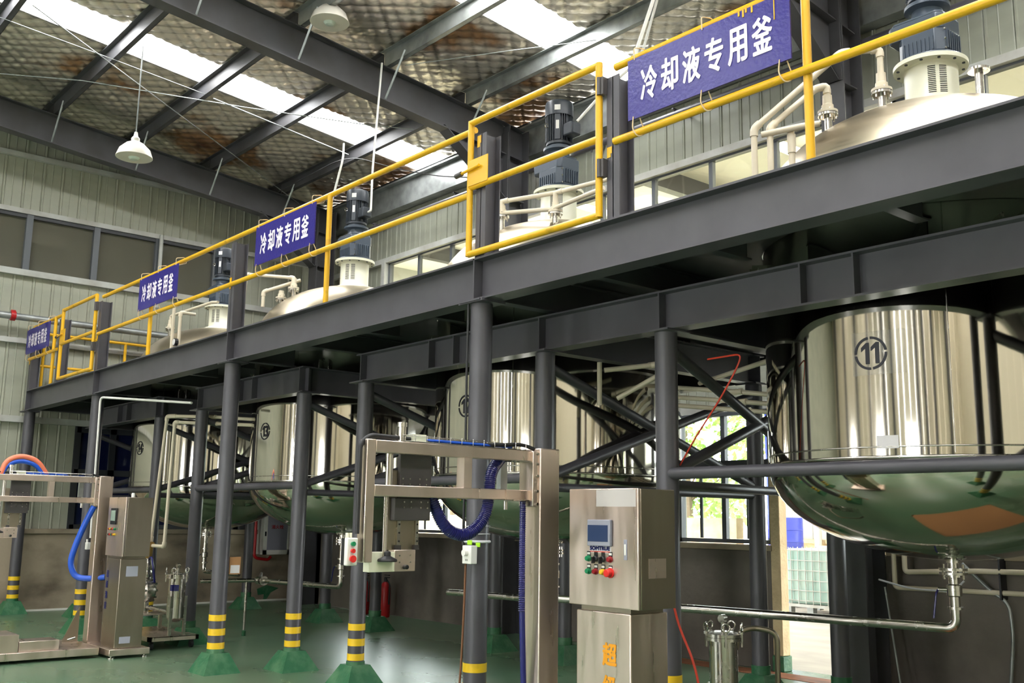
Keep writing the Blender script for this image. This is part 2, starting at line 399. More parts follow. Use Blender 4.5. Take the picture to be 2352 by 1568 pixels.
for a, b in LOWIN:
    window(wn, a, b, 1.31, 2.8, 9.5, 2, (2.2,), sash=True); wn += 1
portal((-6.05, 9.66, 1.4), .9, 2.8, (0, -1, 0))

# ---- gable wall
wl = struct_root('wall_left', (XG, 4, 0))
panels(wl, 'y', -.3, 5.4, 1.28, 5.35, 'wall_panel')
panels(wl, 'y', 5.4, 9.7, 2.95, 5.35, 'wall_panel')
panels(wl, 'y', -.3, 9.7, 6.38, 8.55, 'wall_panel')
panels(wl, 'y', 7.6, 9.7, 5.35, 6.38, 'wall_panel')
MB().box(XG-.04, XG, YF, -.3, 0, 8.6).build('plain_panel', 'wall_panel', wl)
MB().box(XG-.12, XG-.08, -.3, 9.75, 0, 8.6).build('outer_sheet', 'wall_panel', wl)
MB().box(XG-.25, XG+.06, YF, 9.62, 0, 1.2).build('masonry_base', 'masonry', wl, bevel=.01)
MB().box(XG-.25, XG+.1, YF, 9.62, 1.2, 1.28).build('sill_cap', 'masonry', wl, bevel=.008)
MB().box(XG-.02, XG, 9.4, 9.75, 0, 7.6).build('corner_post', 'rafter_steel', wl)
MB().box(XG+.06, XG+.072, .0, 9.4, 0, .03).build('skirting', 'white_plastic', wl)
for z, h in ((2.95, .1), (4.22, .08), (5.33, .1), (6.36, .08), (7.3, .08)):
    MB().box(XG+.02, XG+.1, -.3, 9.5, z, z+h).build('girt', 'girt_steel', wl)
# high dark windows in the gable, room view and reflections put into the pane colour
o = struct_root('window_%d' % wn, (XG, 4, 5.45)); wn += 1
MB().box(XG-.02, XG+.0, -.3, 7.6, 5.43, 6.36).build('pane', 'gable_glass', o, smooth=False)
for y in (.9, 2.0, 3.15, 4.35, 5.43, 6.5, 7.58): MB().box(XG-.02, XG+.08, y-.05, y+.05, 5.43, 6.36).build('mullion', 'window_frame', o)
MB().box(XG-.02, XG+.07, -.3, 7.6, 6.3, 6.37).build('head_rail', 'window_frame_dark', o)
MB().cyl((XG+.14, 6.52, 5.1), (XG+.14, 6.52, 6.42), .035).build('rail_pipe', 'girt_steel', o)
# blue glazed door behind the machines
o = structure(MB().box(XG-.05, XG-.02, 5.42, 9.3, 1.28, 2.95).build('door_1', 'blue_glass', origin=(XG, 5.8, 1.28), smooth=False))
for y in (5.42, 6.0, 6.75, 7.5, 8.3, 9.2): MB().box(XG-.03, XG+.03, y-.05, y+.05, 1.28, 2.95).build('stile', 'window_frame_dark', o)
for z in (1.3, 2.2, 2.9): MB().box(XG-.03, XG+.03, 5.4, 9.3, z-.05, z+.05).build('rail', 'window_frame_dark', o)
for y in (7.15, 7.33): MB().box(XG+.0, XG+.02, y, y+.04, 1.4, 2.75).build('pull_bar', 'girt_steel', o)

# ---- right end and opposite wall (seen only in the polished tanks)
wr = struct_root('wall_right', (XE, 0, 0))
for i in range(20): MB().box(XE, XE+.1, YF+i*.97, YF+i*.97+.95, 0, 8.5).build('panel', 'cream_panel', wr, smooth=False)
wf = struct_root('wall_front', (-5, YF, 0))
OPEN = [(-12.6, -12.0), (-7.2, -6.6), (-2.2, -1.2)]
x = XG
while x < XE:
    o_ = [p for p in OPEN if p[0]-.3 < x < p[1]]
    zz = ((0, .9), (3.4, 8.5)) if o_ else ((0, 8.5),)
    for z0, z1 in zz: MB().box(x, x+.92, YF-.1, YF, z0, z1).build('panel', 'cream_panel', wf, smooth=False)
    x += .95
for x in COLX+(-13.7, -8.2, -4.1, 1.2, 2.7): MB().box(x-.17, x+.17, YF, YF+.35, 0, 7.4).build('building_column', 'rafter_steel', wf)
for a, b in OPEN: portal(((a+b)/2, YF-.12, 2.15), b-a+.9, 2.6, (0, 1, 0))

# ---- roof
ceil = struct_root('ceiling', (-5, 0, 8.4))
SKYL = [(-13.88, -13.06), (-9.2, -8.45), (-3.4, -2.6), (1.4, 2.2), (6.0, 6.8)]
xs = [XG-.1]+[v for p in SKYL for v in p]+[XE+.1]
def slab(x0, x1, y0, y1, dz, t, name, m):
    z0, z1 = roof_z(y0)+dz, roof_z(y1)+dz
    mb = MB().add([(x0, y0, z0), (x1, y0, z0), (x1, y1, z1), (x0, y1, z1), (x0, y0, z0+t), (x1, y0, z0+t), (x1, y1, z1+t), (x0, y1, z1+t)],
                  [(0, 1, 2, 3), (7, 6, 5, 4), (0, 4, 5, 1), (1, 5, 6, 2), (2, 6, 7, 3), (3, 7, 4, 0)])
    return mb.build(name, m, ceil, smooth=False)
def quilt(x0, x1, y0, y1, step=.03):
    import numpy as np
    nx = max(2, int((x1-x0)/step)); ny = int((y1-y0)/step)
    X, Y = np.meshgrid(np.linspace(x0, x1, nx+1), np.linspace(y0, y1, ny+1)); s = .25
    u = (X+Y)/s; v_ = (X-Y)/s
    hgt = np.sqrt(np.abs(np.sin(np.pi*u))*np.abs(np.sin(np.pi*v_)))
    wob = np.sin(X*2.3+Y*1.1)*.012+np.sin(X*5.1-Y*3.7)*.006+np.sin(X*23+Y*17)*.003+np.sin(X*31-Y*41)*.003
    Z = 8.455-.105*Y-.03*hgt-wob*.8
    P = np.stack([X, Y, Z], -1).reshape(-1, 3)
    i = np.arange(ny)[:, None]*(nx+1)+np.arange(nx)[None, :]; i = i.reshape(-1)
    Q = np.stack([i, i+nx+1, i+nx+2, i+1], -1)
    o0 = ORG[ceil.name]; me = bpy.data.meshes.new('insulation'); me.from_pydata((P-np.array(o0)).tolist(), [], Q.tolist()); me.update()
    me.polygons.foreach_set('use_smooth', [True]*len(me.polygons)); me.materials.append(MATS['foil'])
    at = me.attributes.new('seam', 'FLOAT', 'POINT'); at.data.foreach_set('value', np.clip(1-hgt.reshape(-1)*2.2, 0, 1).astype('f'))
    o = bpy.data.objects.new('insulation', me); C.objects.link(o); o.parent = ceil; ORG[o.name] = o0
for a, b in zip(xs[::2], xs[1::2]):
    q = b < -2
    if q: quilt(a, b, 2.0, 9.75)
    slab(a, b, 0, 2.0 if q else 9.9, 0, .05, 'insulation_sheet', 'foil'); slab(a, b, YF-.2, 0, 0, .05, 'insulation_sheet', 'foil')
    slab(a, b, -.2, 10.2, .09, .02, 'roof_sheet', 'girt_steel'); slab(a, b, YF-.3, .2, .09, .02, 'roof_sheet', 'girt_steel')
for a, b in SKYL:
    for y0, y1 in ((0.1, 9.75), (YF, -.1)):
        m = MB(); n = 12                                  # ribbed translucent sheet
        prof = [(a+(b-a)*i/n, .04+(.03 if i % 4 == 2 else 0)) for i in range(n+1)]
        v = [(px, yy, roof_z(yy)+h) for yy in (y0, y1) for px, h in prof]
        m.add(v, [(i, i+1, i+n+2, i+n+1) for i in range(n)]).build('skylight', 'skylight', ceil, smooth=False)
        ym = (y0+y1)/2; portal(((a+b)/2, ym, roof_z(ym)+.2), b-a, abs(y1-y0), (0, 0, -1))
PUR = [9.55, 8.3, 6.92, 5.62, 4.28, 2.9, 1.5, .3]
for y in PUR:
    for a, b in zip((XG,)+COLX, COLX+(XE,)):
        for s_ in (1, -1):
            yy = y*s_; z = roof_z(y)-.01; m = MB()
            m.box(a+.01, b-.01, yy-.004, yy+.004, z-.2, z).box(a+.01, b-.01, yy-.07, yy, z-.008, z).box(a+.01, b-.01, yy, yy+.07, z-.2, z-.192)
            m.box(a+.01, b-.01, yy+.064, yy+.07, z-.2, z-.175)
            m.build('purlin', 'galvanised' if a > -12 else 'rafter_steel', ceil, smooth=False)
for x in COLX:
    for s_ in (1, -1):
        def zt(y): return roof_z(y)-.23
        m = MB()
        def sl(x0, x1, d0, d1):          # sloping strip
            v = [(xx, yy*s_, zt(yy)+d) for yy in (.0, 9.35) for d in (d0, d1) for xx in (x0, x1)]
            m.add(v, [(0, 1, 3, 2), (4, 6, 7, 5), (0, 4, 5, 1), (2, 3, 7, 6), (0, 2, 6, 4), (1, 5, 7, 3)])
        sl(x-.1, x+.1, -.014, 0); sl(x-.1, x+.1, -.48, -.466); sl(x-.005, x+.005, -.466, -.014)
        m.build('rafter', 'rafter_steel', ceil, smooth=False)
        for y in (8.3, 6.92, 5.62, 4.28, 2.9):               # fly braces from purlin to lower flange
            for e in (1,):
                M_ = MB().tube([(x+e*.05, y*s_, zt(y)-.46), (x+e*.5, y*s_, zt(y)+.1)], .018, 4).build('fly_brace', 'galvanised', ceil, smooth=False)
# thin sag rods and cross bracing rods under the purlins
def at_roof(px, py, off=-.26):
    d = FW+RT*((px-1176)/F_PX)-UP*((py-784)/F_PX); return EYE+d*((8.42+off-EYE.z)/(d.z+.105*d.y))
for r_, pts in ((.008, ((75, 12), (690, 470))), (.007, ((-10, 168), (190, 185), (560, 246), (830, 285), (950, 297))), (.005, ((-5, 38), (262, 137))), (.005, ((262, 137), (470, 216))),
                (.009, ((490, 226), (640, 288), (800, 355))), (.005, ((930, 150), (1180, 115), (1370, 92)))):
    MB().tube([at_roof(*p) for p in pts], r_, 6).build('brace_rod', 'galvanised', ceil)

# =================================================================== PLATFORM
YP, Y1, YM, Y2 = 4.57, 5.28, 6.62, 7.96       # platform edge, front tank columns, tank axis, rear tank columns
TX = {11: -3.28, 12: -7.12, 13: -10.94, 14: -14.9}
ZD = 3.44
def foot(parent, x, y, big=.26, h=.17, green=.3):
    m = MB(); a = .1; big *= .74; h = .19
    m.add([(x-big, y-big, 0), (x+big, y-big, 0), (x+big, y+big, 0), (x-big, y+big, 0), (x-a, y-a, h), (x+a, y-a, h), (x+a, y+a, h), (x-a, y+a, h)],
          [(0, 3, 2, 1), (4, 5, 6, 7), (0, 1, 5, 4), (1, 2, 6, 5), (2, 3, 7, 6), (3, 0, 4, 7)])
    m.cyl((x, y, h-.01), (x, y, green), .0865, 24)
    return m.build('footing', 'foot_green', parent, smooth=True)
def column(parent, x, y, z1, stripes=True, r=.082, green=.25, big=.26, zs=((.56, .5), (.425, .36), (.29, .23))):
    c = MB().cyl((x, y, .05), (x, y, z1), r, 28).build('column', 'grey_steel', parent)
    MB().box(x-.12, x+.12, y-.12, y+.12, z1-.012, z1).build('cap_plate', 'grey_steel', c)
    foot(c, x, y, big, .16, min(green, zs[2][1]) if stripes else green+.05)
    if stripes:
        for a, b in zs: MB().tube([(x, y, b), (x, y, a)], r+.0025, 28).build('stripe', 'stripe_yellow', c)
    return c
pl = thing('steel_platform', (-9, YP, 0), 'long dark grey steel mezzanine platform carried on striped round columns', 'platform')
PX = [-17.2, -14.03, -9.9, -5.74, -1.55]
for x in PX: column(pl, x, YP, 3.12)
for a, b in zip(PX, PX[1:]+[2.4]):
    MB().ibeam_x(a+.008, b-.008, YP, 3.12, ZD, .085).build('front_beam', 'grey_steel', pl, smooth=False)
for x in PX:
    MB().box(x-.006, x+.006, YP-.083, YP+.083, 3.13, ZD-.012).build('stiffener', 'grey_steel', pl, smooth=False)
    MB().box(x-.14, x+.14, YP-.11, YP+.11, 3.1, 3.12).build('bearing_plate', 'grey_steel', pl, smooth=False)
# deck with a round opening for every tank
m = MB()
def ring(cx, x0, x1, y0, y1, R, z):
    n = 64; v = []
    for k in range(n):
        t = 2*math.pi*k/n; c, s_ = math.cos(t), math.sin(t)
        sx = ((x1-cx) if c > 0 else (cx-x0))/max(abs(c), 1e-6); sy = ((y1-YM) if s_ > 0 else (YM-y0))/max(abs(s_), 1e-6); q = min(sx, sy)
        v += [(cx+c*R, YM+s_*R, z), (cx+c*q, YM+s_*q, z)]
    f = [(2*k, 2*k+1, 2*((k+1) % n)+1, 2*((k+1) % n)) for k in range(n)]
    return v, f
TB = [-17.3, -12.885, -9.03, -5.2, -1.0]
for (n_, cx), a, b in zip(sorted(TX.items(), reverse=True), TB, TB[1:]):
    for z in (ZD-.03, ZD-.004):
        v, f = ring(cx, a, b, YP+.02, 8.7, 1.178, z); m.add(v, f)
m.box(-1.0, 2.4, YP+.02, 8.7, ZD-.03, ZD-.004)
m.build('deck_plate', 'grey_steel', pl, smooth=False)
for x in (-16.1, -15.0, -13.0, -11.9, -10.9, -9.0, -7.9, -6.9, -4.9, -3.9, -2.7, -.4):
    MB().ibeam_y(YP+.05, 8.6, x, 3.22, ZD-.035, .04, .01, .008).build('joist', 'grey_steel', pl, smooth=False) if abs(min((x-c for c in TX.values()), key=abs)) > 1.3 else MB().ibeam_y(YP+.05, Y1+.02, x, 3.22, ZD-.035, .04, .01, .008).build('joist', 'grey_steel', pl, smooth=False)
for x in PX: MB().ibeam_y(YP+.06, 8.6, x+.0, 3.14, ZD-.035, .05, .012, .008).build('cross_beam', 'grey_steel', pl, smooth=False) if abs(min((x-c for c in TX.values()), key=abs)) > 1.25 else MB().ibeam_y(YP+.06, Y1, x, 3.14, ZD-.035, .05, .012, .008).build('cross_beam', 'grey_steel', pl, smooth=False)
MB().box(-16.9, -1.0, 8.6, 8.68, 3.14, ZD-.03).build('rear_beam', 'grey_steel', pl, smooth=False)
# H section rail posts on the platform edge
def hpost(x, z1=4.4, w_=.055, d=.07):
    m = MB().box(x-w_, x+w_, YP-d, YP-d+.009, ZD, z1).box(x-w_, x+w_, YP+d-.009, YP+d, ZD, z1).box(x-.004, x+.004, YP-d, YP+d, ZD, z1)
    m.build('rail_post', 'grey_steel', pl, smooth=False)
for x in (-17.2, -15.78, -14.03, -9.9, -5.74+.05, -4.33): hpost(x)

# =================================================================== RAILINGS, GATES
RR = .0245
def rail_run(label, x0, x1, posts, cat='railing'):
    t = thing('guard_railing', ((x0+x1)/2, YP, ZD), label, cat)
    MB().cyl((x0, YP-.03, 4.475), (x1, YP-.03, 4.475), RR, 14).build('top_rail', 'yellow_paint', t)
    MB().cyl((x0+.03, YP-.075, 3.945), (x1, YP-.075, 3.945), RR, 14).build('middle_rail', 'yellow_paint', t)
    for x in posts: MB().cyl((x, YP-.045, ZD), (x, YP-.045, 4.475), RR, 14).build('post', 'yellow_paint', t)
    return t
rail_run('short yellow pipe railing at the far left end of the platform edge', -17.28, -15.8, (-16.1,))
rail_run('long yellow pipe railing between the two gates, carrying two blue signs', -14.05, -5.82, (-12.22, -7.96))
rail_run('yellow pipe railing on the right, with the largest blue sign tied to it', -4.34, 2.3, (-2.9, .6))
t = thing('guard_railing', (XG+.4, 6.5, ZD), 'yellow pipe railing along the platform end beside the left gable wall', 'railing')
for z in (4.385, 3.86): MB().cyl((XG+.25, 4.6, z), (XG+.25, 8.6, z), RR).build('top_rail' if z > 4 else 'middle_rail', 'yellow_paint', t)
for y in (4.7, 6.0, 7.4, 8.5): MB().cyl((XG+.25, y, ZD), (XG+.25, y, 4.385), RR).build('post', 'yellow_paint', t)
def gate(x0, x1, label):
    t = thing('railing_gate', ((x0+x1)/2, YP-.06, ZD), label, 'gate'); y = YP-.095
    m = MB()
    for z in (4.5, 3.99, 3.475): MB().cyl((x0, y, z), (x1, y, z), RR).build('gate_rail', 'yellow_paint', t)
    for x in (x0, x1): MB().cyl((x, y, 3.46), (x, y, 4.515), RR).build('gate_stile', 'yellow_paint', t)
    lp = MB().box(x0+.01, x0+.24, y-.03, y-.024, 3.99, 4.19).build('latch_plate', 'yellow_paint', t)
    MB().cyl((x0-.12, y-.045, 4.1), (x0+.16, y-.045, 4.12), .011).build('bolt', 'yellow_paint', lp)
    MB().cyl((x0-.12, y-.045, 4.1), (x0-.05, y-.045, 4.104), .02).build('keeper', 'anodised_grey', lp)
    for z in (3.72, 4.28): MB().box(x1-.005, x1+.055, y-.02, y+.02, z, z+.12).cyl((x1+.02, y-.022, z), (x1+.02, y-.022, z+.12), .014).build('hinge', 'anodised_grey', t)
    return t
gate(-5.79, -4.43, 'yellow gate with square latch plate in front of tank 12')
def gate_rev():
    t = gate(-15.58, -14.13, 'yellow gate with latch plate near the far left end of the railing'); return t
gate_rev()

# =================================================================== SIGNS
def sign(x0, label, z0=4.02, w_=1.2, h=.4, tilt=0.):
    t = thing('hanging_sign', (x0+w_/2, YP-.115, z0), label, 'sign', 'blue signs on the railing'); y = YP-.115
    MB().box(x0, x0+w_, y-.005, y+.005, z0, z0+h).build('board', 'sign_blue', t)
    for i, ch in enumerate('冷却液专用釜'):
        vs, fs = glyphs(ch, .128, .212, .0048)
        decal(vs, fs, (x0+.115+i*.168, y-.0075, z0+.095), (1, 0, 0), (0, 0, 1)).build('character', 'white_print', t, smooth=False)
    for dx in (.06, w_*.5, w_-.06):
        MB().tube(fillet([(x0+dx-.012, y-.008, z0+.015), (x0+dx-.02, y-.012, 3.955), (x0+dx, y+.02, 3.905), (x0+dx+.03, y+.06, 3.93), (x0+dx+.02, y+.008, z0+.015)], .03), .004, 6).build('tie_loop', 'rope', t)
        MB().tube(fillet([(x0+dx, y-.008, z0+h-.012), (x0+dx, y-.012, 4.49), (x0+dx, y+.09, 4.515), (x0+dx, y+.12, 4.45), (x0+dx, y+.008, z0+h-.012)], .02), .004, 6).build('tie_loop', 'rope', t)
    return t
s1 = sign(-4.15, 'largest blue sign with white characters, on the railing before tank 11')
sign(-9.29, 'blue sign left of a yellow post, hiding part of tank 13 dome')
sign(-12.47, 'blue sign tied below the railing over tank 14, second from the left')
sign(-17.33, 'smallest blue sign with white characters, at the far left railing end')
for k, (dx, dz, h) in enumerate(((.86, .4, .03), (.89, .4, .045), (.91, .4, .025), (.95, .4, .04), (1.1, .4, .14))):   # yellow paint drips
    MB().box(-4.15+dx, -4.15+dx+(.012 if k < 4 else .006), YP-.124, YP-.121, 4.02+dz-h, 4.02+dz).build('paint_drip', 'yellow_paint', s1)

# =================================================================== TANKS
def arc(r0, z0, r1, z1, n):      # quarter ellipse from (r0,z0) on the axis side to (r1,z1)
    return [(r0+(r1-r0)*math.sin(math.pi/2*i/n), z0+(z1-z0)*(1-math.cos(math.pi/2*i/n))) for i in range(n+1)]
RTK = 1.17
def build_tank(num, label):
    cx = TX[num]; t = thing('reactor_tank', (cx, YM, 1.3), label, 'tank', 'polished steel tanks')
    c = (cx, YM, 0)
    MB().lathe([(RTK, 1.93), (RTK, 2.6), (RTK, 3.3), (RTK, 3.7)], c, 96).build('shell', 'mirror_steel', t)
    dm = MB().lathe([(RTK, 3.7)]+[(RTK*math.cos(a), 3.7+.70*math.sin(a)) for a in [math.pi/2*i/18 for i in range(1, 19)]], c, 96).build('top_dome', 'dome_steel', t)
    MB().lathe(arc(0, 1.32, RTK, 1.93, 18), c, 96).build('bottom_dish', 'belly_steel', t)
    MB().lathe([(RTK+.001, 1.922), (RTK+.004, 1.926), (RTK+.004, 1.936), (RTK+.001, 1.94)], c, 96).build('weld_seam', 'stainless', t)
    MB().lathe([(RTK+.001, 1.985), (RTK+.003, 1.988), (RTK+.003, 1.992), (RTK+.001, 1.995)], c, 96).build('weld_seam', 'stainless', t)
    a = math.radians(-62); MB().box(cx+math.cos(a)*RTK-.003, cx+math.cos(a)*RTK+.003, YM+math.sin(a)*RTK-.003, YM+math.sin(a)*RTK+.003, 1.95, 3.7).build('weld_seam', 'stainless', t)
    for k in range(4):           # support brackets resting on the frame
        a = math.radians(45+90*k); M_ = Matrix.Translation((cx, YM, 0)) @ Matrix.Rotation(a, 4, 'Z')
        MB().box(RTK-.01, RTK+.14, -.09, .09, 3.12, 3.14, M_).box(RTK-.01, RTK+.1, -.06, -.05, 3.14, 3.3, M_).box(RTK-.01, RTK+.1, .05, .06, 3.14, 3.3, M_).build('bracket', 'stainless', t)
    # number stencilled on the shell
    a0 = {11: -83.5, 12: -86.5, 13: -85.7, 14: -83.3}[num]; zc = {11: 2.545, 12: 2.52, 13: 2.507, 14: 2.48}[num]
    def wrap(vs, fs, du, dv, name, m, rr=RTK+.0025):
        mb = MB(); v3 = []
        for p in vs:
            x, y = p[0], p[1]; r2 = rr+(p[2] if len(p) > 2 else 0)
            a = math.radians(a0)+(x+du)/rr; v3.append((cx+r2*math.cos(a), YM+r2*math.sin(a), zc+y+dv))
        mb.add(v3, fs); return mb.build(name, m, t, smooth=False)
    one = lambda x0: ([(x0+.026, 0), (x0+.05, 0), (x0+.05, .128), (x0+.032, .128), (x0, .1), (x0, .076), (x0+.026, .096)], [(0, 1, 2, 3, 6), (3, 4, 5, 6)])
    vs, fs = one(0); wrap(vs, fs, -.057, -.064, 'number', 'black_print')
    if num == 11: vs, fs = one(.06)
    else: vs, fs = glyphs(str(num)[1], .056, .12, .0055); vs = [(p[0]+.064, p[1]+.004, p[2]) for p in vs]
    wrap(vs, fs, -.057, -.064, 'number', 'black_print')
    n = 48; v = []; f = []
    for k in range(n+1):
        q = 2*math.pi*k/n; v += [(math.cos(q)*.085, math.sin(q)*.085), (math.cos(q)*.1, math.sin(q)*.1)]
    for k in range(n):
        if k % 12 not in (0,): f.append((2*k, 2*k+1, 2*k+3, 2*k+2))
    wrap(v, f, 0, 0, 'number_ring', 'black_print')
    if num == 11:
        g_ = 8; v = [(-.115+.32*i/g_, -.13+.26*j) for j in (0, 1) for i in range(g_+1)]
        wrap(v, [(i, i+1, i+g_+2, i+g_+1) for i in range(g_)], 0, 0, 'clear_film', 'clear_film', RTK+.0015)
        v = [(-.06+.125*i/4, -.03+.075*j) for j in (0, 1) for i in range(5)]
        wrap(v, [(i, i+1, i+6, i+5) for i in range(4)], .075, -.535, 'paper_label', 'paper')
    return t
TL = {11: 'polished steel tank marked 11, nearest, with white paper label', 12: 'polished steel tank marked 12, second from the right',
      13: 'polished steel tank marked 13, third from the right', 14: 'polished steel tank marked 14, farthest, by the blue door'}
for n_ in TX: build_tank(n_, TL[n_])

# ---- bottom outlets: flanged neck, valve, elbow and the pipe run
def flange(m, c, r=.075, h=.014, axis='z'): return m.lathe([(r*.5, -h), (r, -h), (r, h), (r*.5, h)], c, 24, axis)
def outlet(num, path, label, z_el):
    cx = TX[num]-.02; t = thing('outlet_pipe', (cx, YM, z_el), label, 'pipe', 'steel outlet pipes below the tanks')
    MB().cyl((cx, YM, z_el+.1), (cx, YM, 1.34), .033, 18).build('neck', 'stainless', t)
    fl = MB()
    for z in (1.235, 1.262): flange(fl, (cx, YM, z), .088, .008)
    fl = fl.build('flange', 'stainless', t)
    for k in range(6):
        a = k*math.pi/3; MB().cyl((cx+.068*math.cos(a), YM+.068*math.sin(a), 1.2), (cx+.068*math.cos(a), YM+.068*math.sin(a), 1.295), .007, 6).build('bolt', 'stainless', fl)
    for z in (1.34, 1.31): MB().lathe([(.03, z-.006), (.046, z-.006), (.046, z+.006), (.03, z+.006)], (cx, YM, 0), 20).build('ferrule', 'stainless', t)
    v_ = MB().lathe([(.03, z_el+.2), (.048, z_el+.21), (.048, z_el+.275), (.03, z_el+.285)], (cx, YM, 0), 20).cyl((cx-.1, YM-.02, z_el+.245), (cx, YM, z_el+.245), .012).build('valve', 'stainless', t)
    MB().tube(fillet([(cx-.1, YM-.02, z_el+.245), (cx-.1, YM-.05, z_el+.22), (cx-.12, YM-.06, z_el+.06)], .02), .007, 8).build('valve_lever', 'hose_navy', v_)
    for z in (z_el+.335, z_el+.13): MB().lathe([(.03, z-.008), (.05, z-.008), (.05, z+.008), (.03, z+.008)], (cx, YM, 0), 20).build('clamp', 'stainless', t)
    MB().tube(fillet([(cx, YM, z_el+.14), (cx, YM, z_el)]+path, .09, 8), .031, 16).build('pipe', 'stainless', t)
    return t
outlet(11, [(-6.5, 6.03, .885)], 'bright steel outlet pipe running left from under tank 11', .885)
outlet(12, [(-8.5, 6.4, .8)], 'steel outlet pipe under tank 12, behind the filling machine', .8)
o13 = outlet(13, [(-12.55, 6.35, .7)], 'steel outlet pipe under tank 13 with a standing leg', .7)
MB().lathe([(.02, -.05), (.05, -.05), (.05, .05), (.02, .05)], (-12.55, 6.35, .7), 16, 'x').lathe([(.06, -.01), (.06, .01)], (-12.45, 6.36, .7), 16, 'x').build('union', 'stainless', o13)
MB().cyl((-12.6, 6.3, .7), (-12.75, 5.62, .7), .026).build('branch', 'stainless', o13)
MB().cyl((-12.55, 6.35, .7), (-13.6, 6.9, .72), .026).build('branch', 'stainless', o13)
MB().cyl((-12.62, 6.2, .0), (-12.62, 6.2, .7), .017).build('support_leg', 'stainless', o13)
MB().lathe([(.026, 0), (.026, .06), (.017, .07)], (-12.62, 6.2, 0), 12).build('leg_shoe', 'foot_green', o13)
outlet(14, [(-13.9, 6.7, .7)], 'steel outlet pipe under tank 14, far left', .7)

# ---- tank support frames
def frame(num, label, st, ext=(0, 0)):
    cx = TX[num]; x0, x1 = cx-1.3, cx+1.3
    t = thing('tank_support_frame', (cx, YM, 0), label, 'frame', 'steel support frames of the tanks')
    rx = {x0: x0-(.42 if num == 11 else 0), x1: x1}
    for i, (x, y) in enumerate(((x0, Y1), (x1, Y1), (rx[x0], Y2), (x1, Y2))):
        column(t, x, y, 2.84, st[i], .078, .22, .28)
    zb, zt_ = 2.84, 3.115
    b = MB().ibeam_x(x0-.08-ext[0], x1+.08+ext[1], Y1, zb, zt_, .075).build('front_beam', 'grey_steel', t, smooth=False)
    for dx in (-.17, .19): MB().box(cx+dx-.006, cx+dx+.006, Y1-.074, Y1+.074, zb+.014, zt_-.014).build('stiffener', 'grey_steel', b, smooth=False)
    for x in (x0, x1): MB().box(x-.006, x+.006, Y1-.074, Y1+.074, zb+.014, zt_-.014).build('stiffener', 'grey_steel', b, smooth=False)
    MB().ibeam_x(x0-.08, x1+.08, Y2, zb, zt_, .075).build('rear_beam', 'grey_steel', t, smooth=False)
    for x in (x0, x1):
        MB().ibeam_y(Y1+.08, Y2-.08, x, zb, zt_, .06).build('side_beam', 'grey_steel', t, smooth=False)
        MB().cyl((x, Y1, 2.74), (rx[x], Y2, 1.86), .04, 16).build('brace', 'grey_steel', t)
        MB().cyl((x, Y1, 1.86), (rx[x], Y2, 2.74), .04, 16).build('brace', 'grey_steel', t)
        MB().cyl((x, Y1, 1.79), (rx[x], Y2, 1.79), .034, 16).build('tie_bar', 'grey_steel', t)
    MB().cyl((x0, Y1-.02, 1.862), (x1, Y1-.02, 1.862), .04, 18).build('tie_bar', 'grey_steel', t)
    MB().cyl((x0, Y2, 1.862), (x1, Y2, 1.862), .04, 16).build('tie_bar', 'grey_steel', t)
    return t
frame(11, 'dark grey support frame with cross braces carrying the nearest tank, marked 11', (1, 1, 0, 0), (.54, 0))
frame(12, 'dark grey column frame carrying tank 12 behind the foreground machine arm', (1, 1, 0, 0), (0, .54))
frame(13, 'dark grey column frame carrying tank 13, one column striped, one plain', (0, 1, 0, 0))
frame(14, 'dark grey column frame carrying the farthest tank by the blue door', (1, 1, 0, 0))

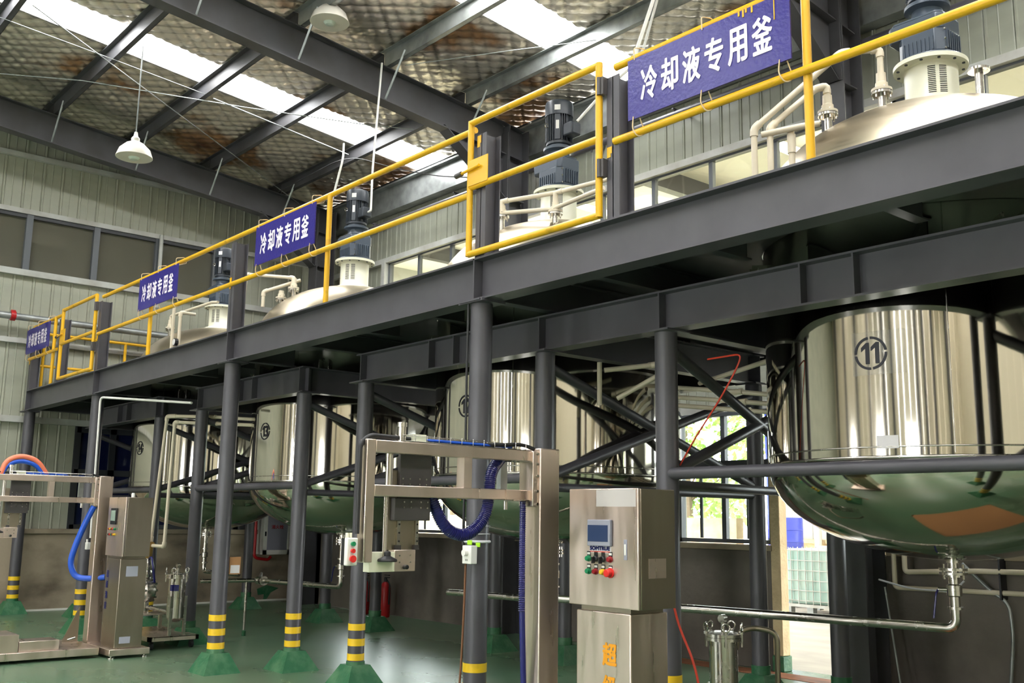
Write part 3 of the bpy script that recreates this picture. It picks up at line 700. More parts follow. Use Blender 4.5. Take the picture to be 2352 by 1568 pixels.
# =================================================================== AGITATORS
def agitator(num, label, rot=0.):
    cx = TX[num]+(.03 if num == 11 else 0); t = thing('agitator', (cx, YM, 4.37), label, 'mixer motor', 'agitator drives on the tank tops')
    c = (cx, YM, 0); B = Matrix.Translation((cx, YM, 0)) @ Matrix.Rotation(math.radians(rot), 4, 'Z')
    p = MB().lathe([(.27, 4.36), (.24, 4.41), (.19, 4.425), (.18, 4.44), (.18, 4.715), (.19, 4.725), (.25, 4.728), (.25, 4.758)], c, 48).build('pedestal', 'cream_paint', t)
    for k in range(12):
        a = k*math.pi/6+.2; MB().lathe([(.011, 4.72), (.011, 4.728)], (cx+.222*math.cos(a), YM+.222*math.sin(a), 0), 8).build('bolt', 'motor_dark', p)
    for a_ in (-62, -38):        # louvre columns, curved slots
        for k in range(15):
            z = 4.49+k*.0135; v = []; n = 4
            for j in range(n+1):
                a = math.radians(a_-8+16*j/n); v += [(cx+.1812*math.cos(a), YM+.1812*math.sin(a), z), (cx+.1812*math.cos(a), YM+.1812*math.sin(a), z+.0065)]
            MB().add(v, [(2*j, 2*j+2, 2*j+3, 2*j+1) for j in range(n)]).build('louvre_slot', 'slot_black', p, smooth=False)
    gb = MB().lathe([(.235, 4.758), (.235, 4.775), (.16, 4.78), (.16, 4.80)], c, 40)
    h = .175; ch = .06
    octo = lambda a, b, k: [(-a+k, -b), (a-k, -b), (a, -b+k), (a, b-k), (a-k, b), (-a+k, b), (-a, b-k), (-a, -b+k)]
    def block(mb, poly, z0, z1, inset=0.):
        n = len(poly); v = [B @ Vector((x, y, z0)) for x, y in poly]+[B @ Vector((x, y, z1)) for x, y in poly]
        mb.add(v, [tuple(range(n))[::-1], tuple(range(n, 2*n))]+[(i, (i+1) % n, (i+1) % n+n, i+n) for i in range(n)])
    block(gb, octo(.17, .155, .05), 4.79, 4.965)
    gb = gb.build('gearbox', 'gearbox_blue', t, bevel=.008)
    up = MB(); block(up, [(x-.035, y) for x, y in octo(.205, .15, .035)], 4.955, 5.075); block(up, [(x-.035, y) for x, y in octo(.19, .135, .035)], 5.075, 5.1)
    up.build('gearbox_top', 'gearbox_blue', t, bevel=.01)
    for k in range(7): MB().box(.17, .182, -.095+k*.03, -.083+k*.03, 4.81, 4.95, B).build('cooling_rib', 'gearbox_blue', gb, smooth=False)
    for k in range(8): MB().box(-.11+k*.03, -.1+k*.03, -.163, -.155, 4.8, 4.9, B).build('cooling_rib', 'gearbox_blue', gb, smooth=False)
    for k in (4.8, 4.87, 4.94): MB().lathe([(.008, 0), (.008, .01)], B @ Vector((.172, -.118, k)), 6, 'x').build('bolt', 'stainless', gb)
    MB().lathe([(.125, 5.09), (.11, 5.12), (.105, 5.165), (.125, 5.175), (.155, 5.18), (.155, 5.205), (.11, 5.21), (.11, 5.235)], c, 40).build('coupling', 'gearbox_blue', t)
    mo = MB().lathe([(.1, 5.23), (.128, 5.24), (.128, 5.265), (.115, 5.275), (.115, 5.545)], c, 40).build('motor', 'motor_dark', t)
    fm = MB(); fm.box(.112, .139, -.0028, .0028, 5.265, 5.545)
    f0 = None
    for k in range(36):
        a = 2*math.pi*k/36
        if abs(((math.degrees(a)+47+180) % 360)-180) < 14 or abs(((math.degrees(a)-5+180) % 360)-180) < 12: continue
        M_ = B @ Matrix.Rotation(a, 4, 'Z'); MB().box(.112, .139, -.0028, .0028, 5.265, 5.545, M_).build('cooling_fin', 'motor_dark', mo, smooth=False)
    MB().lathe([(.1, 5.54), (.143, 5.54), (.143, 5.665), (.135, 5.69), (.11, 5.7), (0, 5.702)], c, 40).build('fan_cowl', 'motor_dark', t)
    pa = math.radians(-50); M_ = B @ Matrix.Rotation(pa, 4, 'Z')
    MB().box(.115, .135, -.03, .03, 5.27, 5.54, M_).build('motor_pad', 'motor_dark', mo, bevel=.004)
    MB().box(.135, .1375, -.016, .016, 5.38, 5.47, M_).build('name_plate', 'white_plastic', mo)
    MB().box(.1425, .145, -.03, .03, 5.575, 5.63, M_).build('sticker', 'white_plastic', mo)
    MB().tube([Vector((cx, YM, 0))+Vector(((.15+.018*math.cos(q))*math.cos(math.radians(-100)), (.15+.018*math.cos(q))*math.sin(math.radians(-100)), 5.43+.02*math.sin(q))) for q in [2*math.pi*i/14 for i in range(15)]], .005, 6).build('lifting_eye', 'stainless', mo)
    tb = MB().box(.12, .25, -.065, .065, 5.3, 5.43, B).build('terminal_box', 'motor_dark', t, bevel=.012)
    MB().box(.25, .256, -.05, .05, 5.31, 5.42, B).build('box_lid', 'motor_dark', tb, bevel=.003)
    return t
AL = {11: 'blue-grey gearbox on louvred cream pedestal atop tank 11, motor cut off above', 12: 'black finned mixer motor and gearbox on tank 12 behind the yellow gate',
      13: 'black finned mixer motor on the dome of tank 13', 14: 'black finned mixer motor on the dome of tank 14, far left'}
for n_, r_ in ((11, 0), (12, 0), (13, 0), (14, 0)): agitator(n_, AL[n_], r_)
# =================================================================== PVC PIPES ON THE TANK TOPS
PR = .021
def pvc(path, label, group='cream plastic pipes', r=PR, sockets=True, fl=None):
    """fl: list of (x, y, z_dome, z_flange) flanged nozzles the run ends on"""
    P0 = Vector(path[0]); t = thing('plastic_pipe', P0, label, 'pipe', group)
    MB().tube(fillet(path, r*1.3, 3), r, 14).build('pipe', 'pvc_cream', t)
    if sockets:
        for a, b, c in zip(path, path[1:], path[2:]):
            a, b, c = Vector(a), Vector(b), Vector(c); u = (a-b).normalized(); v = (c-b).normalized()
            MB().tube(fillet([b+u*.055, b, b+v*.055], r*1.3, 3), r*1.28, 14).build('elbow', 'pvc_cream', t)
    return t
def nozzle(t, x, y, zb, zf, top=.13):
    n = MB().cyl((x, y, zb-.05), (x, y, zf), .026, 18).build('nozzle', 'stainless', t)
    MB().lathe([(.026, zf-.02), (.067, zf-.02), (.067, zf-.004), (.026, zf-.004)], (x, y, 0), 28).build('steel_flange', 'stainless', t)
    if top:
        MB().lathe([(.03, zf), (.067, zf), (.067, zf+.018), (.042, zf+.022), (.04, zf+.06), (.033, zf+.065), (.031, zf+top)], (x, y, 0), 28).build('plastic_flange', 'pvc_cream', t)
        for k in range(6):
            a = k*math.pi/3+.3; MB().cyl((x+.054*math.cos(a), y+.054*math.sin(a), zf-.045), (x+.054*math.cos(a), y+.054*math.sin(a), zf+.026), .006, 6).build('bolt', 'stainless', n)
# tank 11
xb, yb = -3.25, 5.93
t = pvc([(xb, yb, 4.47), (xb, yb, 4.66), (xb-.2, yb-.14, 4.665), (-3.86, 5.36, 4.13), (-3.86, 5.36, 3.46)], 'cream plastic pipe arching from the middle nozzle of tank 11 down left')
nozzle(t, xb, yb, 4.27, 4.36)
xa, ya = -3.6, 5.84
t = pvc([(xa, ya, 4.35), (xa, ya, 4.49), (xa-.05, ya-.06, 4.47), (-3.79, 5.44, 4.14), (-3.79, 5.44, 3.46)], 'cream plastic pipe from the left nozzle of tank 11 dropping beside it')
nozzle(t, xa, ya, 4.19, 4.29)
t = pvc([(-3.83, 5.4, 4.09), (-3.6, 5.52, 4.115), (-3.5, 5.58, 4.12)], 'short level cream pipe below the left nozzle of tank 11', sockets=False)
MB().cyl((-3.68, 5.52, 4.1), (-3.68, 5.52, 3.86), PR).lathe([(.028, 3.95), (.028, 4.08)], (-3.68, 5.52, 0), 14).build('tee', 'pvc_cream', t)
t = thing('tank_nozzle', (-2.72, 6.18, 4.28), 'bare steel flanged nozzle right of the cream pedestal on tank 11', 'pipe fitting')
nozzle(t, -2.72, 6.18, 4.28, 4.42, 0)
# tank 12
x1, y1, x2, y2 = -7.01, 5.8, -6.57, 6.07
t = pvc([(x1, y1, 4.37), (x1, y1, 4.46), (x2, y2, 4.5), (-6.12, 6.2, 4.53), (-5.98, 6.22, 4.53)], 'upper cream plastic pipe joining the two nozzles of tank 12', sockets=False)
nozzle(t, x1, y1, 4.18, 4.32, .1)
MB().tube([(x1, y1, 4.41), (x1, y1, 4.46), (x1+.05, y1+.03, 4.466)], .028).build('elbow', 'pvc_cream', t); MB().tube([(x2, y2, 4.4), (x2, y2, 4.5), (x2+.07, y2+.02, 4.505)], .028).build('elbow', 'pvc_cream', t)
t = pvc([(x1+.04, y1, 4.34), (x2-.02, y2-.02, 4.345), (-6.2, 6.05, 4.37), (-5.96, 6.08, 4.4)], 'lower cream plastic pipe passing the two nozzles of tank 12', sockets=False)
nozzle(t, x2, y2, 4.22, 4.31, .1)
# tank 13
x1, y1 = -11.03, 5.82
t = pvc([(x1, y1, 4.35), (x1, y1, 4.43), (x1-.6, y1-.35, 4.52), (x1-.62, y1-.38, 3.46)], 'cream plastic pipe from a nozzle of tank 13 to a tall riser')
nozzle(t, x1, y1, 4.19, 4.29)
t = pvc([(x1-.02, y1+.1, 4.42), (x1-.2, y1-.3, 4.24), (x1-.2, y1-.3, 4.05)], 'short slanting cream plastic pipe beside a nozzle of tank 13')
nozzle(t, x1-.12, y1-.1, 4.08, 4.17, .1)
# tank 14
x1, y1 = -14.88, 5.82
t = pvc([(x1, y1, 4.34), (x1, y1, 4.5), (-13.6, 5.9, 4.53), (-13.4, 5.9, 4.5)], 'cream plastic pipe across the dome of tank 14', sockets=False); nozzle(t, x1, y1, 4.21, 4.31)
t = pvc([(-12.95, 5.1, 3.46), (-12.95, 5.1, 4.26)], 'upright cream plastic riser in front of tank 14, left of the post'); 
t = pvc([(-12.72, 5.1, 3.46), (-12.72, 5.1, 4.14), (-12.72, 5.3, 4.14)], 'upright cream riser with a small gauge, right before tank 14')
MB().lathe([(.05, -.02), (.05, .02)], (-12.72, 5.06, 3.74), 16, 'y').build('gauge', 'black_plastic', t)
MB().lathe([(.04, -.003), (.04, .003)], (-12.72, 5.035, 3.74), 16, 'y').build('gauge_face', 'white_plastic', t)
# pipes under the platform between tanks 12 and 11
for k, (pa, lb) in enumerate((
    ([(-5.85, 7.2, 2.78), (-4.55, 6.55, 2.8), (-4.4, 6.4, 2.8)], 'cream plastic pipe under the platform reaching tank 11, tied with red cable'),
    ([(-5.85, 6.7, 2.7), (-5.2, 6.9, 2.62), (-4.4, 7.1, 2.5)], 'upper of the bundled cream pipes sloping between tanks 12 and 11'),
    ([(-5.85, 6.75, 2.62), (-5.2, 6.95, 2.54), (-4.4, 7.15, 2.44)], 'middle of the bundled cream pipes sloping between tanks 12 and 11'),
    ([(-5.85, 6.8, 2.55), (-5.2, 7.0, 2.47), (-4.4, 7.2, 2.38)], 'lowest of the bundled cream pipes sloping between tanks 12 and 11'),
    ([at_y(1377, 832, 5.75), at_y(1377, 930, 5.75)], 'upright cream pipe hanging right of the front of tank 12'),
    ([at_y(1388, 850, 5.8), at_y(1500, 838, 6.1), at_y(1560, 828, 6.3)], 'cream pipe with loose wires behind the column of tank 12'),
    ([at_y(1418, 915, 5.95), at_y(1512, 862, 6.1)], 'slanting cream pipe rising behind the column between tanks 12 and 11'),
    )):
    t = pvc(pa, lb, r=.02, sockets=False)
    if len(pa) > 2:
        for q in (pa[1],): MB().lathe([(.026, -.045), (.026, .045)], q, 14, 'x').build('socket', 'pvc_cream', t)
# pipes down to the valve beside the left filling machine
a = at_y(385, 945, 5.1); b = at_y(347, 1238, 5.1)
t = pvc([(-11.5, 5.7, 2.7), (-12.3, 5.45, 2.77), (a.x+.1, 5.13, 2.79), (a.x, 5.1, 2.79), (b.x, 5.1, 1.2), (b.x-.02, 5.1, 1.08)], 'left of two long cream pipes slanting down to an orange valve', r=.022, sockets=True)
a2 = at_y(402, 965, 5.1); b2 = at_y(377, 1250, 5.1)
t2 = pvc([(-11.4, 5.6, 2.62), (-12.25, 5.46, 2.68), (a2.x, 5.1, 2.7), (b2.x, 5.1, 1.14), (b.x-.05, 5.1, 1.14)], 'right of two long cream pipes slanting down to an orange valve', r=.022, sockets=True)
MB().lathe([(.04, -.05), (.04, .05)], (b.x+.02, 5.09, 1.15), 14, 'x').build('valve_body', 'brass', t)
MB().lathe([(.05, -.015), (.05, .015)], (b.x+.05, 5.03, 1.21), 14, 'y').build('valve_wheel', 'brass_orange', t)
MB().tube(fillet([(b.x, 5.1, 1.12), (b.x-.02, 5.1, 1.0), (b.x-.12, 5.1, .95)], .05), .036).build('hose_tail', 'brass', t)
# conduit at the second column from the left
a = at_y(208, 1235, 4.44); b_ = at_y(231, 912, 4.44); c_ = at_y(440, 925, 4.8)
tag(MB().tube(fillet([a, b_, c_], .08), .015, 10).build('conduit', 'white_plastic'), 'thin white conduit climbing the second left column and turning under the platform', 'conduit')
p_ = at_y(203, 1245, 4.44)
t = thing('junction_box', p_, 'small white socket box on the second left column behind blue hose', 'box')
MB().box(p_.x-.03, p_.x+.05, p_.y-.03, p_.y+.03, p_.z-.09, p_.z).build('body', 'white_plastic', t, bevel=.005); MB().lathe([(.012, -.02), (.012, .02)], (p_.x+.01, p_.y-.02, p_.z+.02), 10).build('gland', 'white_plastic', t)

# wall pipes
t = thing('wall_pipe', (XG+.25, 4, 4.6), 'grey steel pipe with a red coupling along the left gable wall', 'pipe')
MB().cyl((XG+.25, -1, 4.63), (XG+.25, 9.0, 4.6), .055, 18).build('pipe', 'galvanised', t)
q = at_x(30, 722, XG+.25); MB().lathe([(.06, -.04), (.075, -.035), (.075, .035), (.06, .04)], (q.x, q.y, 4.62), 20, 'y').box(q.x-.015, q.x+.015, q.y-.035, q.y+.035, 4.54, 4.71).build('coupling', 'red_paint', t)
t = thing('wall_pipe', (-8, 9.4, 6.6), 'dark steel pipe running high along the back wall above the windows', 'pipe')
MB().cyl((-16.3, 9.45, 6.62), (5, 9.45, 6.66), .05, 16).build('pipe', 'grey_steel', t)
for x in (-15, -12.6, -9.5, -8, -4.5): MB().box(x-.012, x+.012, 9.4, 9.7, 6.7, 6.72).cyl((x, 9.45, 6.55), (x, 9.45, 6.72), .012).build('hanger', 'grey_steel', t)

# motor conduits
def conduit(pts, label, r=.014): tag(MB().tube(fillet(pts, .12, 6), r, 10).build('motor_conduit', 'white_plastic'), label, 'conduit', 'white motor conduits')
c13 = TX[13]; conduit([(c13+.27, YM, 5.36), (c13+.33, YM, 5.36), (c13+.3, YM+.02, 5.9), (c13+.3, YM+.1, 7.4)], 'white conduit hanging down to the motor on tank 13')
c12 = TX[12]; conduit([(c12+.26, YM, 5.43), (c12+.45, YM+.2, 5.75), (c12+.75, YM+.4, 6.05), (c12+1.15, YM+.5, 7.3)], 'white conduit curving up from the motor on tank 12')
conduit([at_y(760, 470, 6.3), at_y(788, 365, 6.3), at_y(790, 330, 6.4)], 'short white conduit leaning behind the sign of tank 13')
c11 = TX[11]; conduit([(c11+.28, YM, 5.36), (c11+.42, YM, 5.2), (c11+.5, YM, 5.4), (c11+.5, YM+.1, 7.3)], 'white conduit looping at the motor on tank 11')
q = at_y(1450, 152, 6.0); tag(MB().cyl(q, at_y(1505, 0, 6.0)+Vector((.05, .1, .4)), .016, 10).build('ceiling_conduit', 'white_plastic'), 'thin pale rod hanging from the roof behind the right gate post', 'conduit')
# thin sagging cable behind the gate
pts = [at_y(640, 440, 7.5), at_y(800, 355, 7.5), at_y(900, 385, 7.5), at_y(1000, 404, 7.4), at_y(1090, 408, 6.6)]
tag(MB().tube(fillet(pts, .6, 8), .007, 6).build('overhead_cable', 'black_rubber'), 'thin dark cable sagging below the roof to the gate post', 'cable')

# pendant lamps
def lamp(x, y, zs, ztop, label):
    t = thing('pendant_lamp', (x, y, zs), label, 'lamp', 'enamel pendant lamps')
    MB().lathe([(.235, zs), (.238, zs+.004), (.2, zs+.11), (.12, zs+.19), (.07, zs+.215), (.06, zs+.225)], (x, y, 0), 40).build('shade', 'lamp_enamel', t)
    MB().lathe([(.055, zs+.22), (.055, zs+.27), (.03, zs+.3), (.02, zs+.36)], (x, y, 0), 20).build('cap', 'white_plastic', t)
    MB().lathe([(0, zs-.035), (.05, zs-.028), (.075, zs), (.07, zs+.06), (.045, zs+.13), (.04, zs+.2)], (x, y, 0), 24).build('bulb', 'lamp_inner', t)
    MB().cyl((x, y, zs+.34), (x, y, ztop), .009, 8).build('rod', 'galvanised', t)
q = at_y(308, 362, 4.5); lamp(q.x, 4.5, q.z, roof_z(4.5)+.01, 'cream enamel pendant lamp hanging on a long rod, left')
q = EYE+(FW+RT*((757-1176)/F_PX)-UP*((52-784)/F_PX))*13.3
q = EYE+(q-EYE)*.93; lamp(q.x, q.y, q.z, roof_z(q.y)+.01, 'white enamel pendant lamp at the top edge, beside the main rafter')

# =================================================================== FILLING MACHINES
def machine(ox, oy, v):
    right = v == 'right'
    T = lambda x, y, z: (x+ox, y+oy, z)
    t = thing('filling_machine', T(-4.2, 4.2, 0), 'steel filling machine with a large control cabinet, in the foreground' if right else 'steel filling machine with a tall cabinet and scale platform, far left', 'machine', 'filling machines')
    def B(x0, x1, y0, y1, z0, z1): return MB().box(x0+ox, x1+ox, y0+oy, y1+oy, z0, z1)
    # base frame and lower box
    bs = B(-4.75, -3.78, 4.06, 4.5, .03, .1).build('base', 'brushed_steel', t, bevel=.006)
    for x, y in ((-4.7, 4.1), (-3.83, 4.1), (-4.7, 4.46), (-3.83, 4.46)): MB().lathe([(.035, 0), (.035, .012), (.012, .016), (.012, .06)], T(x, y, 0), 14).build('levelling_foot', 'stainless', bs)
    B(-4.27, -3.855, 4.13, 4.43, .1, 1.05).build('lower_box', 'brushed_steel' if right else 'brushed_dark', t, bevel=.006)
    B(-4.25, -3.87, 4.15, 4.41, 1.05, 1.078).build('neck_plate', 'brushed_dark', t)
    cab = B(-4.32, -3.784, 4.14, 4.42, 1.076, 1.72).build('cabinet', 'brushed_dark', t, bevel=.004)
    dr = B(-4.32, -3.784, 4.118, 4.136, 1.076, 1.722).build('cabinet_door', 'brushed_steel', t, bevel=.004)
    yd = 4.118
    def dec(body, x0, z0, w_, h, m, bold=.0, per=False, y=yd, par=t, name='lettering'):
        vs, fs = glyphs(body, w_, h, bold, per); decal(vs, fs, T(x0, y-.0015, z0), (1, 0, 0), (0, 0, 1)).build(name, m, par, smooth=False)
    def button(x, z, m, r=.014, prot=.02, guard=True):
        b = MB().lathe([(r*1.25, 0), (r*1.25, -.006), (r, -.007), (r, -prot), (r*.8, -prot-.004)], T(x, yd, z), 20, 'y').build('button', m, t)
        if guard: B(x-.014, x+.014, yd-.002, yd, z+.012, z+.04).build('button_tag', 'black_plastic', b); B(x-.011, x+.011, yd-.003, yd-.001, z+.022, z+.034).build('tag_text', 'white_plastic', b)
    if right:
        bz = B(-4.152, -3.975, yd-.022, yd, 1.405, 1.55).build('screen_bezel', 'screen_bezel', t, bevel=.004)
        B(-4.145, -3.99, yd-.024, yd-.021, 1.43, 1.52).build('screen', 'screen_blue', bz)
        vs, fs = glyphs('SOMTRUE', .152, .02, .0022); B(-4.152, -3.985, yd-.0015, yd, 1.368, 1.408).build('logo_plate', 'paper', t)
        decal(vs, fs, T(-4.146, yd-.0025, 1.383), (1, 0, 0), (0, 0, 1)).build('lettering', 'navy_print', t, smooth=False)
        for k in range(16): B(-4.146+k*.0096, -4.139+k*.0096, yd-.0022, yd-.0015, 1.371, 1.378).build('caption_mark', 'red_print', t, smooth=False)
        for k, (m1, m2) in enumerate((('green_button', 'green_button'), (None, 'dark_red_button'), (None, 'yellow_button'), ('dark_red_button', None))):
            x = -4.158+k*.056
            if m1: button(x, 1.335, m1)
            else:
                b = MB().lathe([(.017, 0), (.017, -.012), (.012, -.016)], T(x, yd, 1.335), 18, 'y').build('selector_switch', 'black_plastic', t)
                B(x-.004, x+.004, yd-.035, yd-.012, 1.31, 1.345).build('lever', 'black_plastic', b); B(x-.014, x+.014, yd-.002, yd, 1.347, 1.375).build('button_tag', 'black_plastic', b)
            if m2: button(x, 1.265, m2)
        button(-3.99, 1.262, 'red_button', .022, .035)
        hd = B(-3.888, -3.864, yd-.004, yd, 1.335, 1.445).build('handle', 'screen_bezel', t, bevel=.006); B(-3.882, -3.87, yd-.007, yd-.003, 1.36, 1.42).build('handle_grip', 'white_plastic', hd, bevel=.003)
        B(-4.1, -3.8, yd-.0012, yd, 1.622, 1.715).build('film_patch', 'white_film', t)
        for k, ch in enumerate('超级'): dec(ch, -4.06, .77-k*.17, .1, .115, 'orange_print', .0045, y=4.13)
        MB().box(-3.7835+ox, -3.782+ox, 4.2+oy, 4.34+oy, 1.24, 1.345).build('rating_plate', 'brushed_steel', t)
    else:
        bz = B(-4.2, -4.03, yd-.015, yd, 1.42, 1.6).build('screen_bezel', 'black_plastic', t, bevel=.003); B(-4.18, -4.05, yd-.017, yd-.014, 1.46, 1.575).build('screen', 'screen_green', bz)
        for r_ in range(2):
            for k in range(5): button(-4.22+k*.04, 1.37-r_*.06, ('dark_red_button', 'yellow_button', 'black_plastic', 'red_button', 'green_button')[(k+r_*2) % 5], .012, .02, False)
        B(-3.95, -3.93, yd-.01, yd, 1.36, 1.45).build('handle', 'stainless', t)
        for k, ch in enumerate('超级灌装'): dec(ch, -4.245, .84-k*.115, .065, .075, 'navy_print', .003, y=4.13)
        MB().box(-3.854+ox, -3.852+ox, 4.2+oy, 4.33+oy, .86, .97).build('rating_plate', 'plate_grey', t); MB().box(-3.854+ox, -3.852+ox, 4.18+oy, 4.3+oy, .15, .22).build('rating_plate', 'plate_grey', t)
        MB().lathe([(.02, 1.72), (.02, 1.76), (.014, 1.77)], T(-3.95, 4.25, 0), 12).build('cable_gland', 'white_plastic', t)
        B(-4.78, -4.44, 2.3, 4.15, .06, .12).build('scale_platform', 'brushed_steel', t, bevel=.004) if False else None
        sp = B(-4.9, -3.98, 1.9, 4.02, .03, .11).build('scale_platform', 'brushed_steel', t, bevel=.006)
        B(-4.5, -4.0, 2.2, 3.2, .11, .29).build('guide_box', 'brushed_steel', sp, bevel=.004); B(-4.35, -4.05, 3.22, 3.62, .11, .21).build('guide_box', 'brushed_steel', sp, bevel=.004)
        MB().cyl(T(-4.05, 3.7, .2), T(-4.05, 3.78, .22), .012).build('thumb_screw', 'stainless', sp)
        m = MB().add([T(-4.66, 4.0, .1), T(-4.66, 3.82, .1), T(-4.66, 4.0, .5), T(-4.64, 4.0, .1), T(-4.64, 3.82, .1), T(-4.64, 4.0, .5)], [(0, 1, 2), (3, 5, 4), (0, 3, 4, 1), (1, 4, 5, 2), (2, 5, 3, 0)])
        m.build('gusset', 'brushed_dark', t, smooth=False)
    # post and swing arm
    B(-4.665, -4.51, 4.06, 4.215, .1, 1.965).build('post', 'brushed_steel', t, bevel=.006)
    br = B(-4.65, -4.525, 4.015, 4.062, 1.62, 1.945).build('hinge_block', 'brushed_steel', t, bevel=.004)
    for z in (1.635, 1.71, 1.8, 1.87, 1.93): MB().lathe([(.009, 0), (.009, .008)], T(-4.523, 4.045, z), 8, 'x').build('bolt', 'stainless', br)
    xa, xb_ = -4.62, -4.55; ye = 2.93
    B(xa, xb_, ye, 4.03, 1.885, 1.95).build('arm_beam', 'brushed_steel', t, bevel=.004)
    B(xa, xb_, ye, 4.03, 1.655, 1.715).build('arm_beam', 'brushed_steel', t, bevel=.004)
    B(xa, xb_, 3.52, 3.575, 1.715, 1.885).build('arm_strut', 'brushed_steel', t)
    B(xa, xb_, ye-.055, ye, 1.315 if right else 1.2, 1.952).build('arm_end_post', 'brushed_steel', t, bevel=.004)
    for z in (1.65, 1.88): B(xa-.01, xb_+.01, 3.88, 4.05, z, z+.008).build('clevis_plate', 'stainless', t)
    # cable tray on top of the arm
    tr = MB()
    for x in (xa, xb_):
        for z in (1.955, 1.985): tr.cyl(T(x, 3.1, z), T(x, 3.98, z-.005), .0022, 6)
    tr = tr.build('cable_tray', 'stainless', t)
    for k in range(12):
        y = 3.1+k*.08; MB().tube([T(xa, y, 1.99), T(xa, y, 1.954), T(xb_, y, 1.954), T(xb_, y, 1.99)], .0022, 6).build('tray_wire', 'stainless', tr)
    MB().tube(fillet([T(-4.585, ye-.075, 1.46), T(-4.585, ye-.075, 1.93), T(-4.585, ye-.02, 1.975), T(-4.59, 3.3, 1.965), T(-4.58, 3.7, 1.965), T(-4.58, 3.98, 1.985), T(-4.57, 4.1, 1.95)], .05), .012, 10).build('cable', 'black_rubber', t)
    MB().tube(fillet([T(-4.6, 3.15, 1.97), T(-4.56, 3.5, 1.965), T(-4.59, 3.9, 1.965)], .1), .008, 8).build('air_tube', 'hose_blue', t)
    # filling head on the lift slide, hung from the arm
    xs_ = -4.64
    B(xs_-.012, xs_+.012, 3.14, 3.35, 1.56, 1.895).build('slide_plate', 'anodised_grey', t, bevel=.003)
    B(xs_-.012, xs_+.03, 3.1, 3.335, 1.53, 1.65).build('slide_carriage', 'anodised_grey', t, bevel=.003)
    B(xs_-.03, xs_-.012, 3.085, 3.29, 1.375, 1.8).build('slide_back', 'brushed_dark', t)
    for y in (3.147, 3.266):
        B(xs_-.012, xs_+.004, y-.008, y+.012, 1.375, 1.53).build('guide_rail', 'stainless', t)
        for z in (1.42, 1.465, 1.51): MB().lathe([(.005, 0), (.005, .002)], T(xs_+.004, y+.004, z), 8, 'x').build('rail_screw', 'slot_black', t)
        B(xs_-.012, xs_+.01, y-.016, y+.016, 1.375, 1.4).build('stop_block', 'anodised_grey', t)
    for dz in (1.6, 1.63, 1.725, 1.755):
        for dy in (3.16, 3.205, 3.27, 3.315): MB().lathe([(.005, 0), (.005, .003)], T(xs_+(.03 if dz < 1.65 else .012), dy, dz), 8, 'x').build('screw', 'stainless', t)
    MB().cyl(T(-4.6, 3.035, 1.34), T(-4.6, 3.035, 1.66), .011, 12).build('lift_rod', 'stainless', t)
    MB().cyl(T(-4.63, 3.07, 1.66), T(-4.63, 3.07, 1.9), .02, 16).build('lift_cylinder', 'stainless', t)
    MB().cyl(T(-4.585, 3.115, 1.94), T(-4.585, 3.115, 2.03), .023, 16).lathe([(.028, 2.03), (.028, 2.055)], T(-4.585, 3.115, 0), 16).build('cylinder_head', 'stainless', t)
    B(-4.63, -4.56, 3.17, 3.26, 1.955, 1.995).build('sensor_block', 'cream_paint', t)
    B(-4.66, -4.6, 2.945, 3.105, 1.262, 1.365).build('fill_head_cover', 'cream_paint' if right else 'brushed_steel', t, bevel=.003)
    B(-4.67, -4.61, 3.108, 3.245, 1.262, 1.375).build('fill_head_bracket', 'brushed_steel', t, bevel=.003)
    for dy, dz in ((3.14, 1.31), (3.14, 1.345), (3.21, 1.31), (3.21, 1.345)): MB().lathe([(.005, 0), (.005, .004)], T(-4.61, dy, dz), 8, 'x').build('screw', 'stainless', t)
    MB().lathe([(.012, 0), (.012, .025), (.009, .027)], T(-4.61, 3.175, 1.285), 16, 'x').build('sensor', 'black_plastic', t)
    MB().lathe([(.011, 1.37), (.018, 1.365), (.018, 1.345), (.024, 1.342), (.05, 1.33), (.053, 1.322), (.05, 1.316)], T(-4.575, 3.04, 0), 32).build('seal_disc', 'black_rubber', t)
    # hose from the filling head, under the arm and down the post
    nav = 'hose_navy' if right else 'hose_blue'
    if right:
        hp = fillet([T(-4.65, 3.35, 1.7), T(-4.64, 3.39, 1.6), T(-4.63, 3.46, 1.48), T(-4.62, 3.6, 1.44), T(-4.61, 3.73, 1.55), T(-4.61, 3.755, 1.7), T(-4.62, 3.77, 1.82), T(-4.64, 3.86, 1.9)], .12, 8)
        hose = MB().tube(hp, .031, 16).build('hose', nav, t)
        n = 0; acc = 0; rings = MB(); last = hp[0]; step = .0115
        for p0, p1 in zip(hp, hp[1:]):
            L_ = (p1-p0).length; d = (p1-p0).normalized(); u = 0
            while acc+L_-u >= step:
                u += step-acc; acc = 0; p = p0+d*u; rings.tube([p-d*.0038, p-d*.0015, p+d*.0015, p+d*.0038], [.0312, .0352, .0352, .0312], 16, False)
            acc += L_-u
        rings.build('hose_coil', nav, hose)
        h2 = MB().tube(fillet([T(-4.58, 3.985, 1.7), T(-4.58, 3.985, 1.4), T(-4.58, 3.99, 1.0), T(-4.6, 4.03, .5)], .1), .018, 14).build('hose', nav, t)
        m = MB()
        for k in range(52): z = 1.66-k*.0125; m.lathe([(.018, -.003), (.021, 0), (.018, .003)], T(-4.58, 3.986, z), 14)
        m.build('hose_coil', nav, h2)
        h3 = MB().tube(fillet([T(-4.4, 4.46, .9), T(-4.36, 4.47, 1.1), T(-4.34, 4.47, 1.35)], .1), .03, 14).build('hose', nav, t)
    else:
